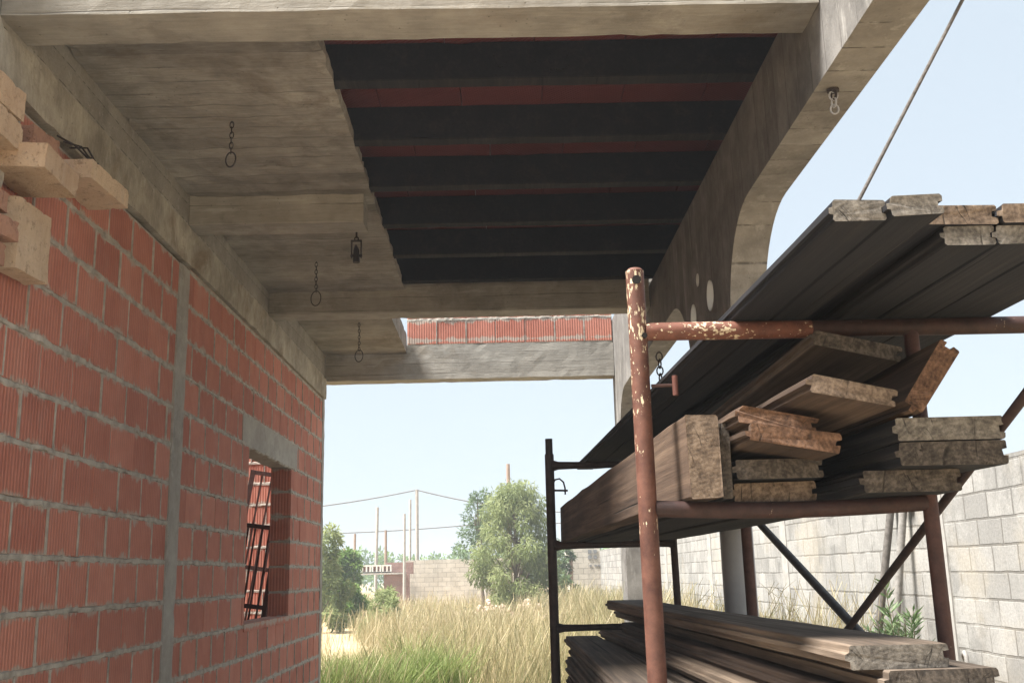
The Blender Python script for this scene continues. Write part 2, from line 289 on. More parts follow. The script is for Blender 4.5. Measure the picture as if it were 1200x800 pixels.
# ------------------------------------------------------------------ mesh helpers (coordinates in metres, eye at the origin)
class MB:
    def __init__(s): s.v = []; s.f = []; s.mi = []; s.t = []; s.sm = []
    def add(s, vs, fs, mi=0, t=0.5, smooth=False):
        o = len(s.v); s.v += [tuple(p) for p in vs]
        for f in fs: s.f.append(tuple(i+o for i in f)); s.mi.append(mi); s.t.append(t); s.sm.append(smooth)
    def box(s, x0,x1,y0,y1,z0,z1, mi=0, t=0.5, bev=0.0):
        if bev:
            bm = bmesh.new(); bmesh.ops.create_cube(bm, size=1)
            bmesh.ops.scale(bm, vec=(x1-x0,y1-y0,z1-z0), verts=bm.verts)
            bmesh.ops.translate(bm, vec=((x0+x1)/2,(y0+y1)/2,(z0+z1)/2), verts=bm.verts)
            bmesh.ops.bevel(bm, geom=bm.edges[:], offset=bev, segments=1, affect='EDGES')
            bm.verts.index_update()
            s.add([v.co for v in bm.verts], [[v.index for v in f.verts] for f in bm.faces], mi, t); bm.free(); return
        vs = [(x,y,z) for x in (x0,x1) for y in (y0,y1) for z in (z0,z1)]
        s.add(vs, [(0,1,3,2),(4,6,7,5),(0,4,5,1),(2,3,7,6),(0,2,6,4),(1,5,7,3)], mi, t)
    def rough_box(s, x0,x1,y0,y1,z0,z1, step=0.08, jit=0.004, mi=0, seed=0):
        """a box whose faces are gridded and whose edges are worn"""
        n = [max(1, int(round((b-a)/step))) for a, b in ((x0,x1),(y0,y1),(z0,z1))]
        n = [min(k, 120) for k in n]
        L = [[a+(b-a)*i/k for i in range(k+1)] for (a,b),k in zip(((x0,x1),(y0,y1),(z0,z1)), n)]
        idx = {}; vs = []; fs = []
        def vid(i,j,k):
            if (i,j,k) not in idx:
                p = Vector((L[0][i],L[1][j],L[2][k]))
                ext = sum(1 for a, m in ((i,n[0]),(j,n[1]),(k,n[2])) if a in (0,m))
                q = p*9+Vector((seed*3.1,0,0)); d = noise.noise_vector(q)*jit*(0.8 if ext == 1 else 0.7)
                e = noise.noise(p*31+Vector((seed,5,2)))
                if ext >= 2 and e > 0.25:
                    c = Vector(((x0+x1)/2,(y0+y1)/2,(z0+z1)/2)); w = (c-p)
                    w = Vector([math.copysign(1,a) if abs(a) > 1e-6 and t in (0,m) else 0 for a,t,m in zip(w,(i,j,k),n)])
                    d += w*(e-0.25)*jit*2.6
                idx[(i,j,k)] = len(vs); vs.append(p+d)
            return idx[(i,j,k)]
        for i in range(n[0]):
            for j in range(n[1]):
                fs += [(vid(i,j,0),vid(i,j+1,0),vid(i+1,j+1,0),vid(i+1,j,0)), (vid(i,j,n[2]),vid(i+1,j,n[2]),vid(i+1,j+1,n[2]),vid(i,j+1,n[2]))]
            for k in range(n[2]):
                fs += [(vid(i,0,k),vid(i+1,0,k),vid(i+1,0,k+1),vid(i,0,k+1)), (vid(i,n[1],k),vid(i,n[1],k+1),vid(i+1,n[1],k+1),vid(i+1,n[1],k))]
        for j in range(n[1]):
            for k in range(n[2]):
                fs += [(vid(0,j,k),vid(0,j,k+1),vid(0,j+1,k+1),vid(0,j+1,k)), (vid(n[0],j,k),vid(n[0],j+1,k),vid(n[0],j+1,k+1),vid(n[0],j,k+1))]
        s.add(vs, fs, mi)
    def tube(s, pts, r, seg=12, mi=0, cap=True, t=0.5):
        """a round tube along points; r a number or one radius per point"""
        pts = [Vector(p) for p in pts]; n = len(pts)
        rr = r if isinstance(r, (list, tuple)) else [r]*n
        vs = []; fs = []; up = None
        for i, p in enumerate(pts):
            d = (pts[min(i+1,n-1)]-pts[max(i-1,0)]).normalized()
            if up is None: up = d.orthogonal().normalized()
            a = (up - d*up.dot(d)).normalized(); bb = d.cross(a); up = a
            for k in range(seg):
                th = 2*PI*k/seg; vs.append(p+(a*math.cos(th)+bb*math.sin(th))*rr[i])
        for i in range(n-1):
            for k in range(seg):
                k2 = (k+1) % seg
                fs.append((i*seg+k, i*seg+k2, (i+1)*seg+k2, (i+1)*seg+k))
        s.add(vs, fs, mi, t, True)
        if cap: s.add(vs, [tuple(range(seg))[::-1], tuple((n-1)*seg+k for k in range(seg))], mi, t)
    def torus(s, c, ax, R1, r, stretch=1.0, up=(0,0,1), seg=14, ms=6, mi=0, arc=1.0):
        ax = Vector(ax).normalized(); u = Vector(up); u = (u-ax*u.dot(ax)).normalized(); w = ax.cross(u)
        N = seg if arc >= 1 else seg+1
        pts = []
        for i in range(N):
            th = 2*PI*arc*i/seg; pts.append(Vector(c)+u*math.cos(th)*R1*stretch+w*math.sin(th)*R1)
        vs = []; fs = []
        for i, p in enumerate(pts):
            rad = (p-Vector(c)).normalized()
            for k in range(ms):
                th = 2*PI*k/ms; vs.append(p+(rad*math.cos(th)+ax*math.sin(th))*r)
        for i in range(seg):
            i2 = (i+1) % N
            for k in range(ms):
                k2 = (k+1) % ms; fs.append((i*ms+k, i2*ms+k, i2*ms+k2, i*ms+k2))
        s.add(vs, fs, mi, 0.5, True)
    def build(s, name, mats, parent=None, loc=None, rot=None):
        me = bpy.data.meshes.new(name)
        base = Vector(parent.location) if parent is not None and loc is None else Vector((0,0,0))
        me.from_pydata([tuple(Vector(p)-base) for p in s.v], [], s.f)
        for m in (mats if isinstance(mats, (list, tuple)) else [mats]): me.materials.append(m)
        me.polygons.foreach_set('material_index', s.mi)
        me.polygons.foreach_set('use_smooth', s.sm)
        a = me.attributes.new('tint', 'FLOAT', 'FACE'); a.data.foreach_set('value', s.t)
        me.update()
        bm = bmesh.new(); bm.from_mesh(me); bmesh.ops.recalc_face_normals(bm, faces=bm.faces); bm.to_mesh(me); bm.free()
        o = bpy.data.objects.new(name, me); C.objects.link(o)
        if parent is not None: o.parent = parent
        if loc is not None: o.location = loc
        if rot is not None: o.rotation_euler = rot
        return o
def tag(o, label=None, cat=None, group=None, kind=None):
    if label: o['label'] = label
    if cat: o['category'] = cat
    if group: o['group'] = group
    if kind: o['kind'] = kind
    return o
def thing(name, loc, label, cat, group=None):
    o = bpy.data.objects.new(name, None); o.empty_display_size = 0.2; C.objects.link(o); o.location = loc
    return tag(o, label, cat, group)
def rebase(o, loc):
    """move a single-mesh thing's origin to its base"""
    d = Vector(loc)-Vector(o.location); o.data.transform(Matrix.Translation(-d)); o.location = loc; return o

# ------------------------------------------------------------------ ground
g = MB()
N = 60
xs = [-900+1800*i/12 for i in range(13)]
g.add([(-260,-260,GND),(260,-260,GND),(260,260,GND),(-260,260,GND)], [(0,1,2,3)])
tag(g.build('ground', M['soil']), kind='structure')
g = MB(); g.rough_box(-1.70,1.9,0.0,10.6,GND-0.05,GND+0.06, 0.4, 0.004)
tag(g.build('porch_floor', M['floor']), kind='structure')

# ------------------------------------------------------------------ the unfinished house
WX = -1.72
house = thing('unfinished_house', (WX,3.3,GND), 'unfinished brick and concrete house with a beamed porch roof on arches', 'house')
def brick_wall(mb, along, face, thick, a0, a1, z0, z1, hole=None, into=-1, seed=1, brick=0.297, course=0.2, off=0.0, squeeze=True):
    """real hollow bricks in running bond with squeezed mortar beds. along 'Y': face is x, bricks run back from face by thick*into"""
    r = random.Random(seed)
    def put(u0,u1,z0_,z1_,d0,d1,mi,t):
        lo, hi = sorted((face+into*d0, face+into*d1))
        if along == 'Y': mb.box(lo,hi,u0,u1,z0_,z1_,mi,t,0.003 if mi == 0 else 0)
        else: mb.box(u0,u1,lo,hi,z0_,z1_,mi,t,0.003 if mi == 0 else 0)
    rows = []
    k0 = math.floor((z0-off)/course); z = k0*course+off
    i = 0
    while z < z1-0.02:
        zb = max(z, z0); zt = min(z+course, z1)
        spans = [(a0,a1)]
        if hole:
            h0,h1,hz0,hz1 = hole
            if zt > hz0+0.02 and zb < hz1-0.02:
                spans = [(a0,h0),(h1,a1)]
        for (s0,s1) in spans:
            u = s0-brick*((i*0.5+0.15*r.random()) % 1.0)
            while u < s1-0.01:
                q0, q1 = max(u,s0), min(u+brick,s1)
                if q1-q0 > 0.03:
                    d = r.uniform(-0.005,0.0005)
                    put(q0+0.0042,q1-0.0042,zb+0.009,zt-0.009,d,thick-0.001,0,r.random())
                if squeeze and q1 < s1-0.03 and r.random() < 0.85:
                    put(q1-0.0035-0.003*r.random(),q1+0.0035+0.003*r.random(),zb+0.012,zt-0.012,-0.0055-0.002*r.random(),0.012,1,0.5)
                u += brick
            put(s0+(0.012 if hole and s0 == hole[1] else 0),s1-(0.012 if hole and s1 == hole[0] else 0),zb,zt,0.0025,thick-0.004,1,0.5)
            # squeezed bed joint under this course
            if squeeze and zb > z0+0.01:
                n = max(4, int((s1-s0)/0.028)); vs = []; fs = []
                for j in range(n+1):
                    u_ = s0+(s1-s0)*j/n
                    e1 = noise.noise(Vector((u_*7,zb*5,seed))); e2 = noise.noise(Vector((u_*13,zb*3,seed+9))); e3 = noise.noise(Vector((u_*31,zb*9,seed+4)))
                    a = 0.014+0.011*e1+0.008*e3; b_ = 0.016+0.015*e2-0.009*e3; p = 0.004+0.008*abs(e1)+0.006*e3
                    for dz, pp in ((-b_,-0.004),(-b_*0.6,p),(a*0.5,p*0.9),(a,-0.004)):
                        x_ = face-into*pp
                        vs.append((x_,u_,zb+dz) if along == 'Y' else (u_,x_,zb+dz))
                    if j:
                        o = (j-1)*4
                        for q in range(3): fs.append((o+q,o+q+1,o+q+5,o+q+4))
                mb.add(vs, fs, 1)
        z += course; i += 1
HOLE = (7.10, 8.56, -0.29, 0.90)
TH = 0.165
w = MB()
brick_wall(w, 'Y', WX, TH, 2.2, 5.40, GND, 1.70, None, -1, 3, off=0.1)
brick_wall(w, 'Y', WX, TH, 5.585, 10.0, GND, 1.72, HOLE, -1, 8, off=0.1)
w.build('brick_wall', [M['brick'], M['mortar']], house)
# perforated brick sill of the window
w = MB(); w.rough_box(WX-TH+0.01,WX+0.012,7.08,8.58,-0.335,-0.285,0.05,0.004); w.build('window_sill', M['brick'], house)
w = MB(); w.rough_box(WX-TH-0.005,WX+0.009,5.402,5.583,GND,1.70,0.05,0.006,seed=4); w.build('tie_column', M['trowel'], house)
w = MB(); w.rough_box(WX-TH-0.005,WX+0.008,10.0,10.10,GND,1.72,0.06,0.006,seed=6); w.build('corner_column', M['trowel'], house)
w = MB(); w.rough_box(WX-TH-0.004,WX+0.007,6.90,8.79,0.895,1.10,0.06,0.005,seed=9); w.build('lintel', M['trowel'], house)
w = MB(); w.rough_box(WX-TH-0.01,WX+0.022,2.2,10.10,1.722,1.925,0.07,0.012,seed=11); w.build('ring_beam', M['band'], house)
w = MB(); w.rough_box(WX-TH-0.01,WX+0.006,2.2,10.10,1.925,2.36,0.08,0.004,seed=12); w.build('ring_beam', M['beam'], house)
# the room behind the wall
w = MB(); brick_wall(w, 'X', 10.02, 0.15, -5.2, WX-TH-0.004, GND, 1.9, None, 1, 21, off=0.1); w.build('gable_wall', [M['brick'], M['mortar']], house)
w = MB(); brick_wall(w, 'Y', -5.2, 0.15, 2.2, 10.0, GND, 1.9, None, -1, 22, off=0.07, squeeze=False); w.build('side_wall', [M['brick'], M['mortar']], house)
w = MB(); brick_wall(w, 'X', 2.2, 0.15, -5.2, WX-TH-0.004, GND, 1.9, None, -1, 23, off=0.07, squeeze=False); w.build('gable_wall', [M['brick'], M['mortar']], house)
w = MB(); w.rough_box(-5.2,WX-TH-0.012,2.2,8.75,1.93,2.105,0.25,0.004,seed=15); w.build('room_slab', M['soffit'], house)
# slabs and beams
w = MB(); w.rough_box(1.29,1.346,3.5,7.9,2.119,2.345,0.2,0.004); w.build('roof_kerb', M['trowel'], house)
w = MB(); w.rough_box(WX+0.007,-0.69,3.52,7.56,2.112,2.165,0.045,0.013,seed=2); w.rough_box(WX+0.007,-0.86,3.53,7.55,2.167,2.36,0.3,0.004,seed=5)
w.build('ceiling_slab', M['soffit'], house)
w = MB(); w.rough_box(WX+0.007,-0.90,7.77,10.08,2.165,2.36,0.11,0.005,seed=3); w.build('ceiling_slab', M['soffit'], house)
for (x0,x1,y0,y1,z0,z1,sd) in ((WX+0.008,1.168,3.29,3.50,1.945,2.42,1),(WX+0.008,-0.735,5.52,5.70,1.947,2.13,2),(WX+0.008,1.166,7.55,7.75,1.940,2.30,3),(WX-0.01,1.166,10.10,10.30,1.903,2.25,4)):
    w = MB(); w.rough_box(x0,x1,y0,y1,z0,z1,0.075,0.006,seed=sd+20); w.build('cross_beam', M['beam'], house)
for i in range(7):
    y = 3.595+0.632*i
    if y > 7.5: continue
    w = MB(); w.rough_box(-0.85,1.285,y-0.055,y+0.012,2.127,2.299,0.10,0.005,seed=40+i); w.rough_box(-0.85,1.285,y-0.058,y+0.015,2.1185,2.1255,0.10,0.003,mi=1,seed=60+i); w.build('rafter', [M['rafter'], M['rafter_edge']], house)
# clay boards over the rafters
w = MB(); r_ = random.Random(5)
for i in range(7):
    y0 = 3.42+0.632*i-0.30; x = -0.84-r_.random()*0.2
    while x < 1.34:
        ln = 0.40+0.02*r_.random()
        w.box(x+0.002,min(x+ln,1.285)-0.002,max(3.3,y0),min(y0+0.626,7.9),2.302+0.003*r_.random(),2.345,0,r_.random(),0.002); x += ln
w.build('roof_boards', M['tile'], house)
w = MB(); w.rough_box(-0.88,1.36,3.5,7.9,2.35,2.42,0.3,0.004); w.build('roof_screed', M['trowel'], house)
# brick parapet on the rear beam
w = MB(); brick_wall(w, 'X', 10.115, 0.15, -0.90, 1.165, 2.255, 3.1, None, 1, 31, off=0.175, course=0.26); w.build('parapet', [M['brick'], M['mortar']], house)
# the arcade wall: outline (Y,Z) with round holes, extruded along X
def arc(cy, cz, r, a0, a1, n=12): return [(cy+r*math.cos(math.radians(a0+(a1-a0)*i/n)), cz+r*math.sin(math.radians(a0+(a1-a0)*i/n))) for i in range(n+1)]
outline = [(0.0,GND),(0.45,GND)] + arc(0.97,1.16,0.52,180,90) + arc(4.47,1.16,0.52,90,0) + [(5.0,0.25),(6.08,0.25)] + arc(6.62,1.13,0.54,180,90) + arc(9.35,1.13,0.54,90,0) + [(9.89,GND),(10.30,GND),(10.30,2.48),(8.0,2.48),(7.9,2.117),(3.5,2.117),(3.5,2.44),(0.0,2.44)]
def circle(cy, cz, r, n=20): return [(cy+r*math.cos(-2*PI*i/n), cz+r*math.sin(-2*PI*i/n)) for i in range(n)]
loops = [outline, circle(5.43,1.455,0.088), circle(5.93,1.45,0.085), circle(5.74,1.63,0.04)]
cu = bpy.data.curves.new('arc', 'CURVE'); cu.dimensions = '2D'; cu.fill_mode = 'BOTH'; cu.extrude = 0.0885
for lp in loops:
    sp = cu.splines.new('POLY'); sp.points.add(len(lp)-1); sp.use_cyclic_u = True
    for p, (a, b_) in zip(sp.points, lp): p.co = (a,b_,0,1)
co = bpy.data.objects.new('arc', cu); C.objects.link(co)
bpy.context.view_layer.update()
me = bpy.data.meshes.new_from_object(co.evaluated_get(bpy.context.evaluated_depsgraph_get()))
bpy.data.objects.remove(co)
bl = Vector(house.location)
me.transform(Matrix(((0,0,1,1.259),(1,0,0,0),(0,1,0,0),(0,0,0,1))))
me.transform(Matrix.Translation(-bl))
me.materials.clear(); me.materials.append(M['arch'])
bm = bmesh.new(); bm.from_mesh(me); bmesh.ops.remove_doubles(bm, verts=bm.verts, dist=0.0005); bmesh.ops.recalc_face_normals(bm, faces=bm.faces); bm.to_mesh(me); bm.free()
me.name = 'arcade_wall'
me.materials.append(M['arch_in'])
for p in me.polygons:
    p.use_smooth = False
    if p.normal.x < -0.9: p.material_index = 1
ao = bpy.data.objects.new('arcade_wall', me); C.objects.link(ao); ao.parent = house
for (hy, hz_, hr) in ((5.43,1.455,0.088),(5.93,1.45,0.085),(5.74,1.63,0.04)):
    w = MB(); w.tube([(1.1685,hy,hz_),(1.349,hy,hz_)], hr-0.0015, 28, cap=False); w.tube([(1.349,hy,hz_),(1.1685,hy,hz_)], hr-0.006, 28, cap=False)
    w.build('hole_lining', M['sleeve'], house)
w = MB(); w.tube([(1.265,5.63,GND),(1.265,5.63,0.27)], 0.088, 28); w.build('round_column', M['pvc'], house)

# ------------------------------------------------------------------ old bricks corbelled out of the wall's near end
pier = thing('old_brick_pier', (-1.62,3.2,GND), 'crumbling pier of buff handmade bricks sticking out at the left wall edge', 'brick pier')
def loose_brick(c, size, rot, mat_, seed):
    b_ = MB(); b_.rough_box(-size[0]/2,size[0]/2,-size[1]/2,size[1]/2,-size[2]/2,size[2]/2,0.016,0.0055,seed=seed)
    mtx = Matrix.Translation(c) @ Matrix.Rotation(rot[2],4,'Z') @ Matrix.Rotation(rot[1],4,'Y') @ Matrix.Rotation(rot[0],4,'X')
    b_.v = [tuple(mtx @ Vector(p)) for p in b_.v]; b_.t = [random.Random(seed).random()]*len(b_.t)
    return b_.build('brick', mat_, pier)
loose_brick((-1.60,3.39,1.405),(0.20,0.30,0.085),(0,0.03,0.05),M['oldbrick'],1)     # big brick with pale end
loose_brick((-1.635,3.96,1.575),(0.17,0.36,0.075),(0,0.02,-0.04),M['oldbrick'],2)    # the one behind it
loose_brick((-1.645,3.12,1.465),(0.13,0.27,0.095),(0,0,0.02),M['oldbrick'],3)
loose_brick((-1.645,3.10,1.575),(0.13,0.29,0.10),(0,0.05,-0.02),M['oldbrick'],4)
loose_brick((-1.665,3.50,1.53),(0.11,0.22,0.13),(0.12,0,0),M['oldred'],5)
loose_brick((-1.655,3.47,1.175),(0.08,0.27,0.25),(0.06,0.0,0.03),M['oldbrick'],6)    # brick on edge
for i, (y, z) in enumerate(((3.05,1.20),(3.10,1.115),(3.06,1.03),(2.98,0.95))):
    loose_brick((-1.63,y,z),(0.14,0.24,0.065),(0.05,0.04*i,0.1*(-1)**i),M['oldred'],10+i)
b_ = MB(); b_.rough_box(-1.74,-1.615,2.5,3.16,GND,0.905,0.04,0.022,seed=5); b_.build('plaster', M['plaster'], pier)
b_ = MB(); b_.rough_box(-1.73,-1.66,2.5,3.30,0.91,1.70,0.04,0.015,seed=6); b_.build('mortar_backing', M['mortar'], pier)
b_ = MB()
for k in range(3):
    p0 = Vector((-1.69,3.75+0.06*k,1.70)); b_.tube([p0,p0+Vector((0.05,0.05,-0.02+0.02*k)),p0+Vector((0.07,0.14,-0.04)),p0+Vector((0.06,0.2,-0.01))],0.004,6)
b_.build('rusty_wire', M['chain'], pier)

# ------------------------------------------------------------------ rusty grilles leaning inside the window
CAMX = (0.9996623491398597, 0.021401122478047242, -0.014737016959228428)
CAMY = (-0.009683060423474013, -0.2194827029320776, -0.9755683376650067)
CAMZ = (-0.024112777795441086, 0.9753816356023467, -0.21920136604656162)
def grille(name, base, tilt, bars, w_, h_, label, yaw):
    t = thing(name, base, label, 'metal frame', 'rusty frames leaning in the window')
    t.rotation_euler = (0, tilt, yaw)
    f = MB()
    for x in (0, w_): f.box(x-0.02,x+0.02,-0.015,0.015,0,h_)
    for z in (0.02, h_*0.33, h_*0.66, h_-0.02): f.box(0.02,w_-0.02,-0.013,0.013,z-0.018,z+0.018)
    f.build('frame', M['rust_maroon'], t, loc=(0,0,0))
    for i in range(bars):
        b2 = MB(); x = w_*(i+1)/(bars+1); b2.box(x-0.008,x+0.008,-0.008,0.008,0.04,h_-0.04); b2.build('bar', M['rust_maroon'], t, loc=(0,0,0))
    return t
grille('metal_grille', (-2.62,9.35,GND), 0.16, 4, 0.44, 2.5, 'maroon barred metal frame leaning deeper inside the window opening', 0.05)
grille('metal_grille', (-2.46,8.9,GND), 0.13, 4, 0.30, 2.0, 'maroon barred metal frame leaning nearer the right jamb of the window', 0.15)

# ------------------------------------------------------------------ chains and hooks under the roof
def chain(top, n, label, ring=0.03, mat_='chain', link=0.0145, r=0.0035, stretch=1.75):
    t = thing('hanging_chain', top, label, 'chain', 'chains hanging under the roof')
    c = MB(); pitch = link*stretch*2-r*2.6
    x, y, z = top
    c.tube([(x,y,z+0.02),(x,y,z-0.012)], r*1.2, 8)
    z -= link*stretch+0.005
    for i in range(n):
        c.torus((x+R.uniform(-.0015,.0015),y,z), (1,0.25,0) if i % 2 else (0.2,1,0), link, r, stretch); z -= pitch
    c.build('links', M[mat_], t)
    if ring:
        q = MB(); q.torus((x,y,z+pitch/2-ring*1.15), (0.35,1,0), ring, r*1.35, 1.35, seg=18); q.build('ring', M[mat_], t)
    return t
chain((-1.225,4.53,2.112), 6, 'short rusty chain with a long ring, nearest the camera under the slab', 0.027, link=0.0095, r=0.0028)
chain((-1.221,6.78,2.112), 8, 'rusty chain with an open ring hanging beside the dark front of the middle beam', 0.038, link=0.0095, r=0.0028)
chain((-1.195,8.75,2.165), 9, 'small chain with a ring hanging farthest back, beyond the middle beam', 0.038, link=0.010, r=0.003)
chain((1.235,3.43,1.678), 3, 'short zinc chain on a dark eyelet under the concrete arch', 0.0, 'chain_zinc', 0.014, 0.0036, 1.3)
e = MB(); e.tube([(1.235,3.43,1.678),(1.235,3.43,1.670)],0.022,14); e.torus((1.235,3.43,1.655),(1,0.3,0),0.016,0.005)
e.build('eyelet', M['chain'], [o for o in C.objects if o.name.startswith('hanging_chain')][-1])
chain((1.27,7.9,1.668), 7, 'long dark chain hanging inside the far arch behind the peeling post', 0.0, 'chain', 0.024, 0.006, 1.5)
t = thing('hoist_hook', (-0.864,6.17,2.11), 'black pulley hook hanging from the slab edge between two beams', 'hook')
x, y, z = t.location
q = MB(); q.tube([(x,y,z),(x,y,z-0.04)],0.006,8); q.torus((x,y,z-0.045),(0,1,0),0.012,0.004); q.build('eye', M['chain'], t)
q = MB(); q.box(x-0.033,x-0.026,y-0.012,y+0.012,z-0.17,z-0.055); q.box(x+0.026,x+0.033,y-0.012,y+0.012,z-0.17,z-0.055); q.box(x-0.033,x+0.033,y-0.012,y+0.012,z-0.062,z-0.055); q.build('bracket', M['chain'], t)
q = MB(); q.tube([(x-0.036,y,z-0.155),(x+0.036,y,z-0.155)],0.009,8); q.build('axle', M['chain'], t)
q = MB(); q.tube([(x-0.004,y,z-0.085),(x,y,z-0.12),(x,y,z-0.2)],[0.006,0.019,0.021],10); q.build('block', M['chain'], t)

# ------------------------------------------------------------------ the scaffold rack
rack = thing('scaffold_rack', (0.37,2.55,GND+0.06), 'rusty maroon scaffold frames with diagonal braces holding stacked planks', 'scaffold')
FL = GND+0.06
def pipe(name, pts, r, mat_, seg=18):
    m_ = MB(); m_.tube(pts, r, seg); return m_.build(name, M[mat_], rack)
def along(a, b_, n, f=None):
    a = Vector(a); b_ = Vector(b_); out = []
    for i in range(n+1):
        p = a.lerp(b_, i/n)
        if f: p = p+f(i/n)
        out.append(p)
    return out
p1 = pipe('post', along((0.366,2.55,FL),(0.3585,2.55,0.75),24), 0.0235, 'rust_peel', 24)
q = MB(); q.tube([(0.359,2.5335,0.722),(0.359,2.524,0.722)],0.0115,16); q.build('pin_hole', M['black'], p1, loc=tuple(-Vector(rack.location)))
q = MB(); q.tube([(0.359,2.55,0.75),(0.359,2.55,0.757)],[0.0235,0.017],24); q.build('cap', M['rust_peel'], p1, loc=tuple(-Vector(rack.location)))
q = MB(); q.tube([(0.372,2.53,0.576),(0.372,2.5245,0.576)],0.007,12); q.build('bolt_hole', M['black'], p1, loc=tuple(-Vector(rack.location)))
pipe('post', along((1.058,2.55,FL),(1.055,2.55,0.585),8), 0.0185, 'rust_maroon')
p3 = pipe('post', along((0.283,5.9,FL),(0.286,5.9,0.66),8), 0.026, 'rust_dark')
q = MB(); q.tube([(0.286,5.9,0.655),(0.286,5.9,0.748)],0.021,16); q.tube([(0.286,5.885,0.72),(0.286,5.877,0.72)],0.008,12); q.build('spigot', M['rust_dark'], p3, loc=tuple(-Vector(rack.location)))
pipe('post', along((0.985,5.9,FL),(0.965,5.9,0.66),8), 0.020, 'rust_dark')
pipe('post', along((1.205,5.12,FL),(1.20,5.12,0.45),8), 0.026, 'rust_maroon')
pipe('crossbar', along((0.378,2.55,0.5905),(0.80,2.55,0.5885),8), 0.0232, 'rust_bar')
pipe('crossbar', along((0.80,2.55,0.5885),(1.62,2.55,0.588),8), 0.0222, 'rust_shade')  # right half of the bar: deck shade painted as a darker rust
sag = lambda s: Vector((0,0,-0.010*math.sin(PI*s)))
pipe('crossbar', along((0.38,2.55,0.146),(1.045,2.55,0.146),12,sag), 0.0205, 'rust_shade')
pipe('crossbar', along((0.38,2.55,-0.345),(1.045,2.55,-0.345),3), 0.02, 'rust_maroon')
pipe('crossbar', along((0.38,2.55,-0.76),(1.045,2.55,-0.76),3), 0.02, 'rust_maroon')
for z, mm in ((0.594,0.02),(0.147,0.02),(-0.30,0.018),(-0.76,0.02)):
    pts = along((0.30,5.9,z),(0.972,5.9,z),10)
    n = len(pts); rr = [mm*(1.7 if i in (0,n-1) else 1.15 if i in (1,n-2) else 1.0) for i in range(n)]
    pts[1] = Vector((0.335,5.9,z)); pts[n-2] = Vector((0.94,5.9,z))
    m_ = MB(); m_.tube(pts, rr, 14); m_.build('crossbar', M['rust_dark'], rack)
def sl(y, y0, z0, k): return (1.2, y, z0+(y-y0)*k)
pipe('diagonal_brace', [sl(5.05,3.61,-0.215,0.336), sl(2.4,3.61,-0.215,0.336)], 0.0165, 'brace', 14)
pipe('diagonal_brace', [(1.165,1.75,0.56),(1.165,4.9,-0.215-1.29*0.414)], 0.0120, 'rust_dark', 14)
q = MB(); q.tube([(0.385,2.545,0.450),(0.452,2.545,0.4505)],0.0045,10); q.build('lock_pin', M['rust_maroon'], rack)
q = MB(); q.tube([(0.444,2.54,0.424),(0.444,2.54,0.474)],0.0075,10); q.build('pin_toggle', M['rust_peel_low'], rack)
q = MB(); q.tube([(0.30,5.9,0.445),(0.30,5.9,0.49),(0.315,5.9,0.515),(0.34,5.9,0.52),(0.362,5.9,0.50),(0.37,5.9,0.465),(0.37,5.9,0.43)],0.005,8); q.tube([(0.29,5.9,0.455),(0.385,5.9,0.452)],0.006,8); q.build('wire_hook', M['rust_dark'], rack)

# ------------------------------------------------------------------ planks
YAW = 0.031
def plank(X, Y, Z, w_, t_, L, label, group, roll=0.0, pitch=0.0, side='side_dark', end='end_grey', yaw=YAW, tongue=True, seed=None, worn=1.0):
    """tongue-and-groove board: near end's lower left corner at (X,Y,Z), running away from the viewer"""
    seed = seed if seed is not None else R.randrange(999); r = random.Random(seed)
    a = min(0.011, w_*0.08) if tongue else 0; h = t_
    b_ = 0.0035
    prof = [(b_,0),(w_-b_,0),(w_,b_)]
    if tongue: prof += [(w_,h*0.34),(w_-a,h*0.38),(w_-a,h*0.64),(w_,h*0.68)]
    prof += [(w_,h-b_),(w_-b_,h),(b_,h),(0,h-b_)]
    if tongue: prof += [(0,h*0.68),(-a,h*0.63),(-a,h*0.39),(0,h*0.34)]
    prof += [(0,b_)]
    n = max(10, int(L/0.22)); vs = []; fs = []
    P = len(prof); bow = r.uniform(-0.006,0.006); sw = r.uniform(-0.008,0.008)
    ys = [0.0,0.012,0.05]+[L*i/n for i in range(1,n+1)]
    for i, y in enumerate(ys):
        s_ = y/L
        for j, (x, z) in enumerate(prof):
            q = Vector((x*40+seed, y*3, z*40)); d = noise.noise_vector(q)*0.0022*worn
            if i <= 1:
                d += noise.noise_vector(Vector((x*60+seed,9,z*60)))*0.0028*worn*(1 if i == 0 else .5)
                d.y *= 0.7
            vs.append((x+d.x+sw*math.sin(PI*s_), y+d.y*(1 if i in (0,len(ys)-1) else 0.3), z+d.z+bow*math.sin(PI*s_)))
    m_ = MB()
    for i in range(len(ys)-1):
        for j in range(P):
            j2 = (j+1) % P; fs.append((i*P+j,(i+1)*P+j,(i+1)*P+j2,i*P+j2))
    m_.add(vs, fs, 0)
    m_.add(vs, [tuple(range(P)), tuple((len(ys)-1)*P+j for j in range(P))[::-1]], 1)
    o = m_.build('wooden_plank', [M[side], M[end]], None, loc=(X,Y,Z), rot=(pitch,roll,yaw))
    bm = bmesh.new(); bm.from_mesh(o.data); bmesh.ops.remove_doubles(bm, verts=bm.verts, dist=0.00005); bm.to_mesh(o.data); bm.free()
    return tag(o, label, 'plank', group)
GT = 'planks on the top bars of the rack'; GM = 'planks on the middle bars of the rack'; GB = 'planks in the lower piles of the rack'
